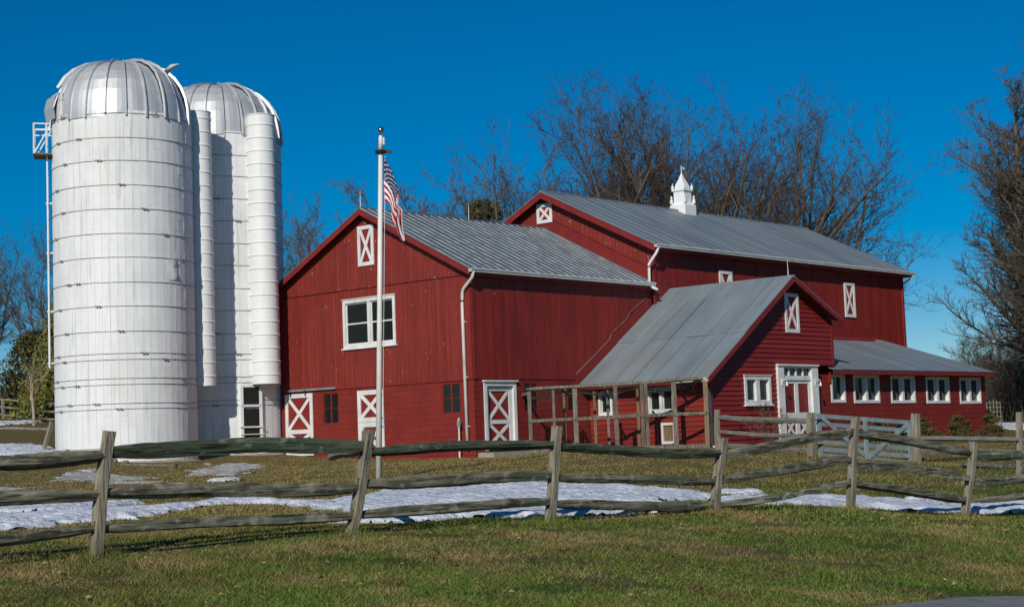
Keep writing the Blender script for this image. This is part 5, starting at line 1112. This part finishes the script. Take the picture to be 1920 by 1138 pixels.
# ------------------------------------------------------------------ grass blades over the lawn
def lawn(n, lo, hi, hgt, wid, seed):
    """blades in a band of the lawn between lo and hi metres from the road side camera station"""
    r_ = np.random.default_rng(seed); fw, rgt = np.array([-.6634, .7483]), np.array([.7483, .6634])
    dist = lo * (hi / lo) ** r_.random(n); lat = (r_.random(n) - .5) * dist * .92
    x = CAM.x + fw[0] * dist + rgt[0] * lat; y = CAM.y + fw[1] * dist + rgt[1] * lat
    edge = road_edge(y)
    ok = (x < edge - .02 + .35 * (r_.random(n) - .6)) & (~snow_mask(x, y) | (r_.random(n) < .05)) & ~((x < .1) & (y > 0)) & ~((x < 5.1) & (y > 5.8)) & (np.hypot(x + 10.8, y + 6.03) > 2.6) & (vnoise(x, y, 1.1, 21) * .6 + vnoise(x, y, 3, 22) * .4 > .30 + .25 * (r_.random(n) - .5))
    x, y = x[ok], y[ok]; n = len(x); z = gz(x, y); a = r_.random(n) * 6.283; ln = r_.normal(0, .85, (n, 2))
    tall = .55 + .9 * vnoise(x, y, .9, 23); h = hgt * (.5 + r_.random(n)) * tall; P0 = np.stack([x, y, z - .005], 1); s_ = np.stack([np.cos(a), np.sin(a), 0 * a], 1) * (wid * (.6 + .8 * r_.random(n)))[:, None]
    tip = P0 + np.stack([ln[:, 0] * h, ln[:, 1] * h, h], 1)
    V = np.stack([P0 - s_, P0 + s_, tip], 1).reshape(-1, 3); me = np_mesh('grass', V, np.arange(3 * n).reshape(-1, 3), m_grass, 3)
    at = me.attributes.new('tint', 'FLOAT', 'POINT'); at.data.foreach_set('value', np.repeat(r_.random(n), 3).astype(np.float32))
    o = bpy.data.objects.new('grass', me); COL.objects.link(o); kind(o, 'stuff')
lawn(430000, 8.5, 21, .034, .0046, 1); lawn(300000, 21, 58, .040, .0090, 2)
def tufts(pts, n, rad, hgt, seed):
    r_ = np.random.default_rng(seed); P = np.repeat(np.array(pts), n, 0); m_ = len(P); a = r_.random(m_) * 6.283; q = rad * np.sqrt(r_.random(m_)) + .03
    x, y = P[:, 0] + np.cos(a) * q, P[:, 1] + np.sin(a) * q; h = hgt * (.35 + r_.random(m_)) * (1.2 - q / rad * .7); ln = r_.normal(0, .5, (m_, 2)); P0 = np.stack([x, y, gz(x, y) - .005], 1); t = r_.random(m_) * 6.28
    s_ = np.stack([np.cos(t), np.sin(t), 0 * t], 1) * .004; tip = P0 + np.stack([ln[:, 0] * h, ln[:, 1] * h, h], 1); V = np.stack([P0 - s_, P0 + s_, tip], 1).reshape(-1, 3); me = np_mesh('grass', V, np.arange(3 * m_).reshape(-1, 3), m_grass, 3)
    at = me.attributes.new('tint', 'FLOAT', 'POINT'); at.data.foreach_set('value', np.repeat(.3 + .7 * r_.random(m_), 3).astype(np.float32)); o = bpy.data.objects.new('grass', me); COL.objects.link(o); kind(o, 'stuff')
tufts(BASES, 420, .24, .15, 31)
r_ = np.random.default_rng(44); cl = []
while len(cl) < 700:
    d_ = 10 * (26 / 10) ** r_.random(); l_ = (r_.random() - .5) * d_ * .8; x = CAM.x - .6634 * d_ + .7483 * l_; y = CAM.y + .7483 * d_ + .6634 * l_
    if x < float(road_edge(y)) - .15: cl.append((x, y))
tufts(cl, 26, .10, .06, 32)
# fallen leaves and bits on the verge
r_ = np.random.default_rng(9); n = 420; dist = 9.5 * (26 / 9.5) ** r_.random(n); lat = (r_.random(n) - .5) * dist * .8
x = CAM.x - .6634 * dist + .7483 * lat; y = CAM.y + .7483 * dist + .6634 * lat; ok = x < road_edge(y) - .05; x, y = x[ok], y[ok]; mb = MB()
for X_, Y_ in zip(x, y):
    z = g1(X_, Y_) + .035; s_ = RNG.uniform(.008, .034); a = RNG.uniform(0, 6.3); t = Vector((math.cos(a), math.sin(a), RNG.uniform(-.3, .5))); u = Vector((-math.sin(a), math.cos(a), RNG.uniform(-.3, .6)))
    c = Vector((X_, Y_, z)); mb.add([c - t * s_, c - u * s_ * .6, c + Vector((0, 0, .012)), c + u * s_ * .55 + Vector((0, 0, .01)), c + t * s_ * 1.1], [(0, 1, 2), (0, 2, 3), (1, 4, 2), (2, 4, 3)])
kind(mb.build('fallen_leaves', m_leaf), 'stuff')
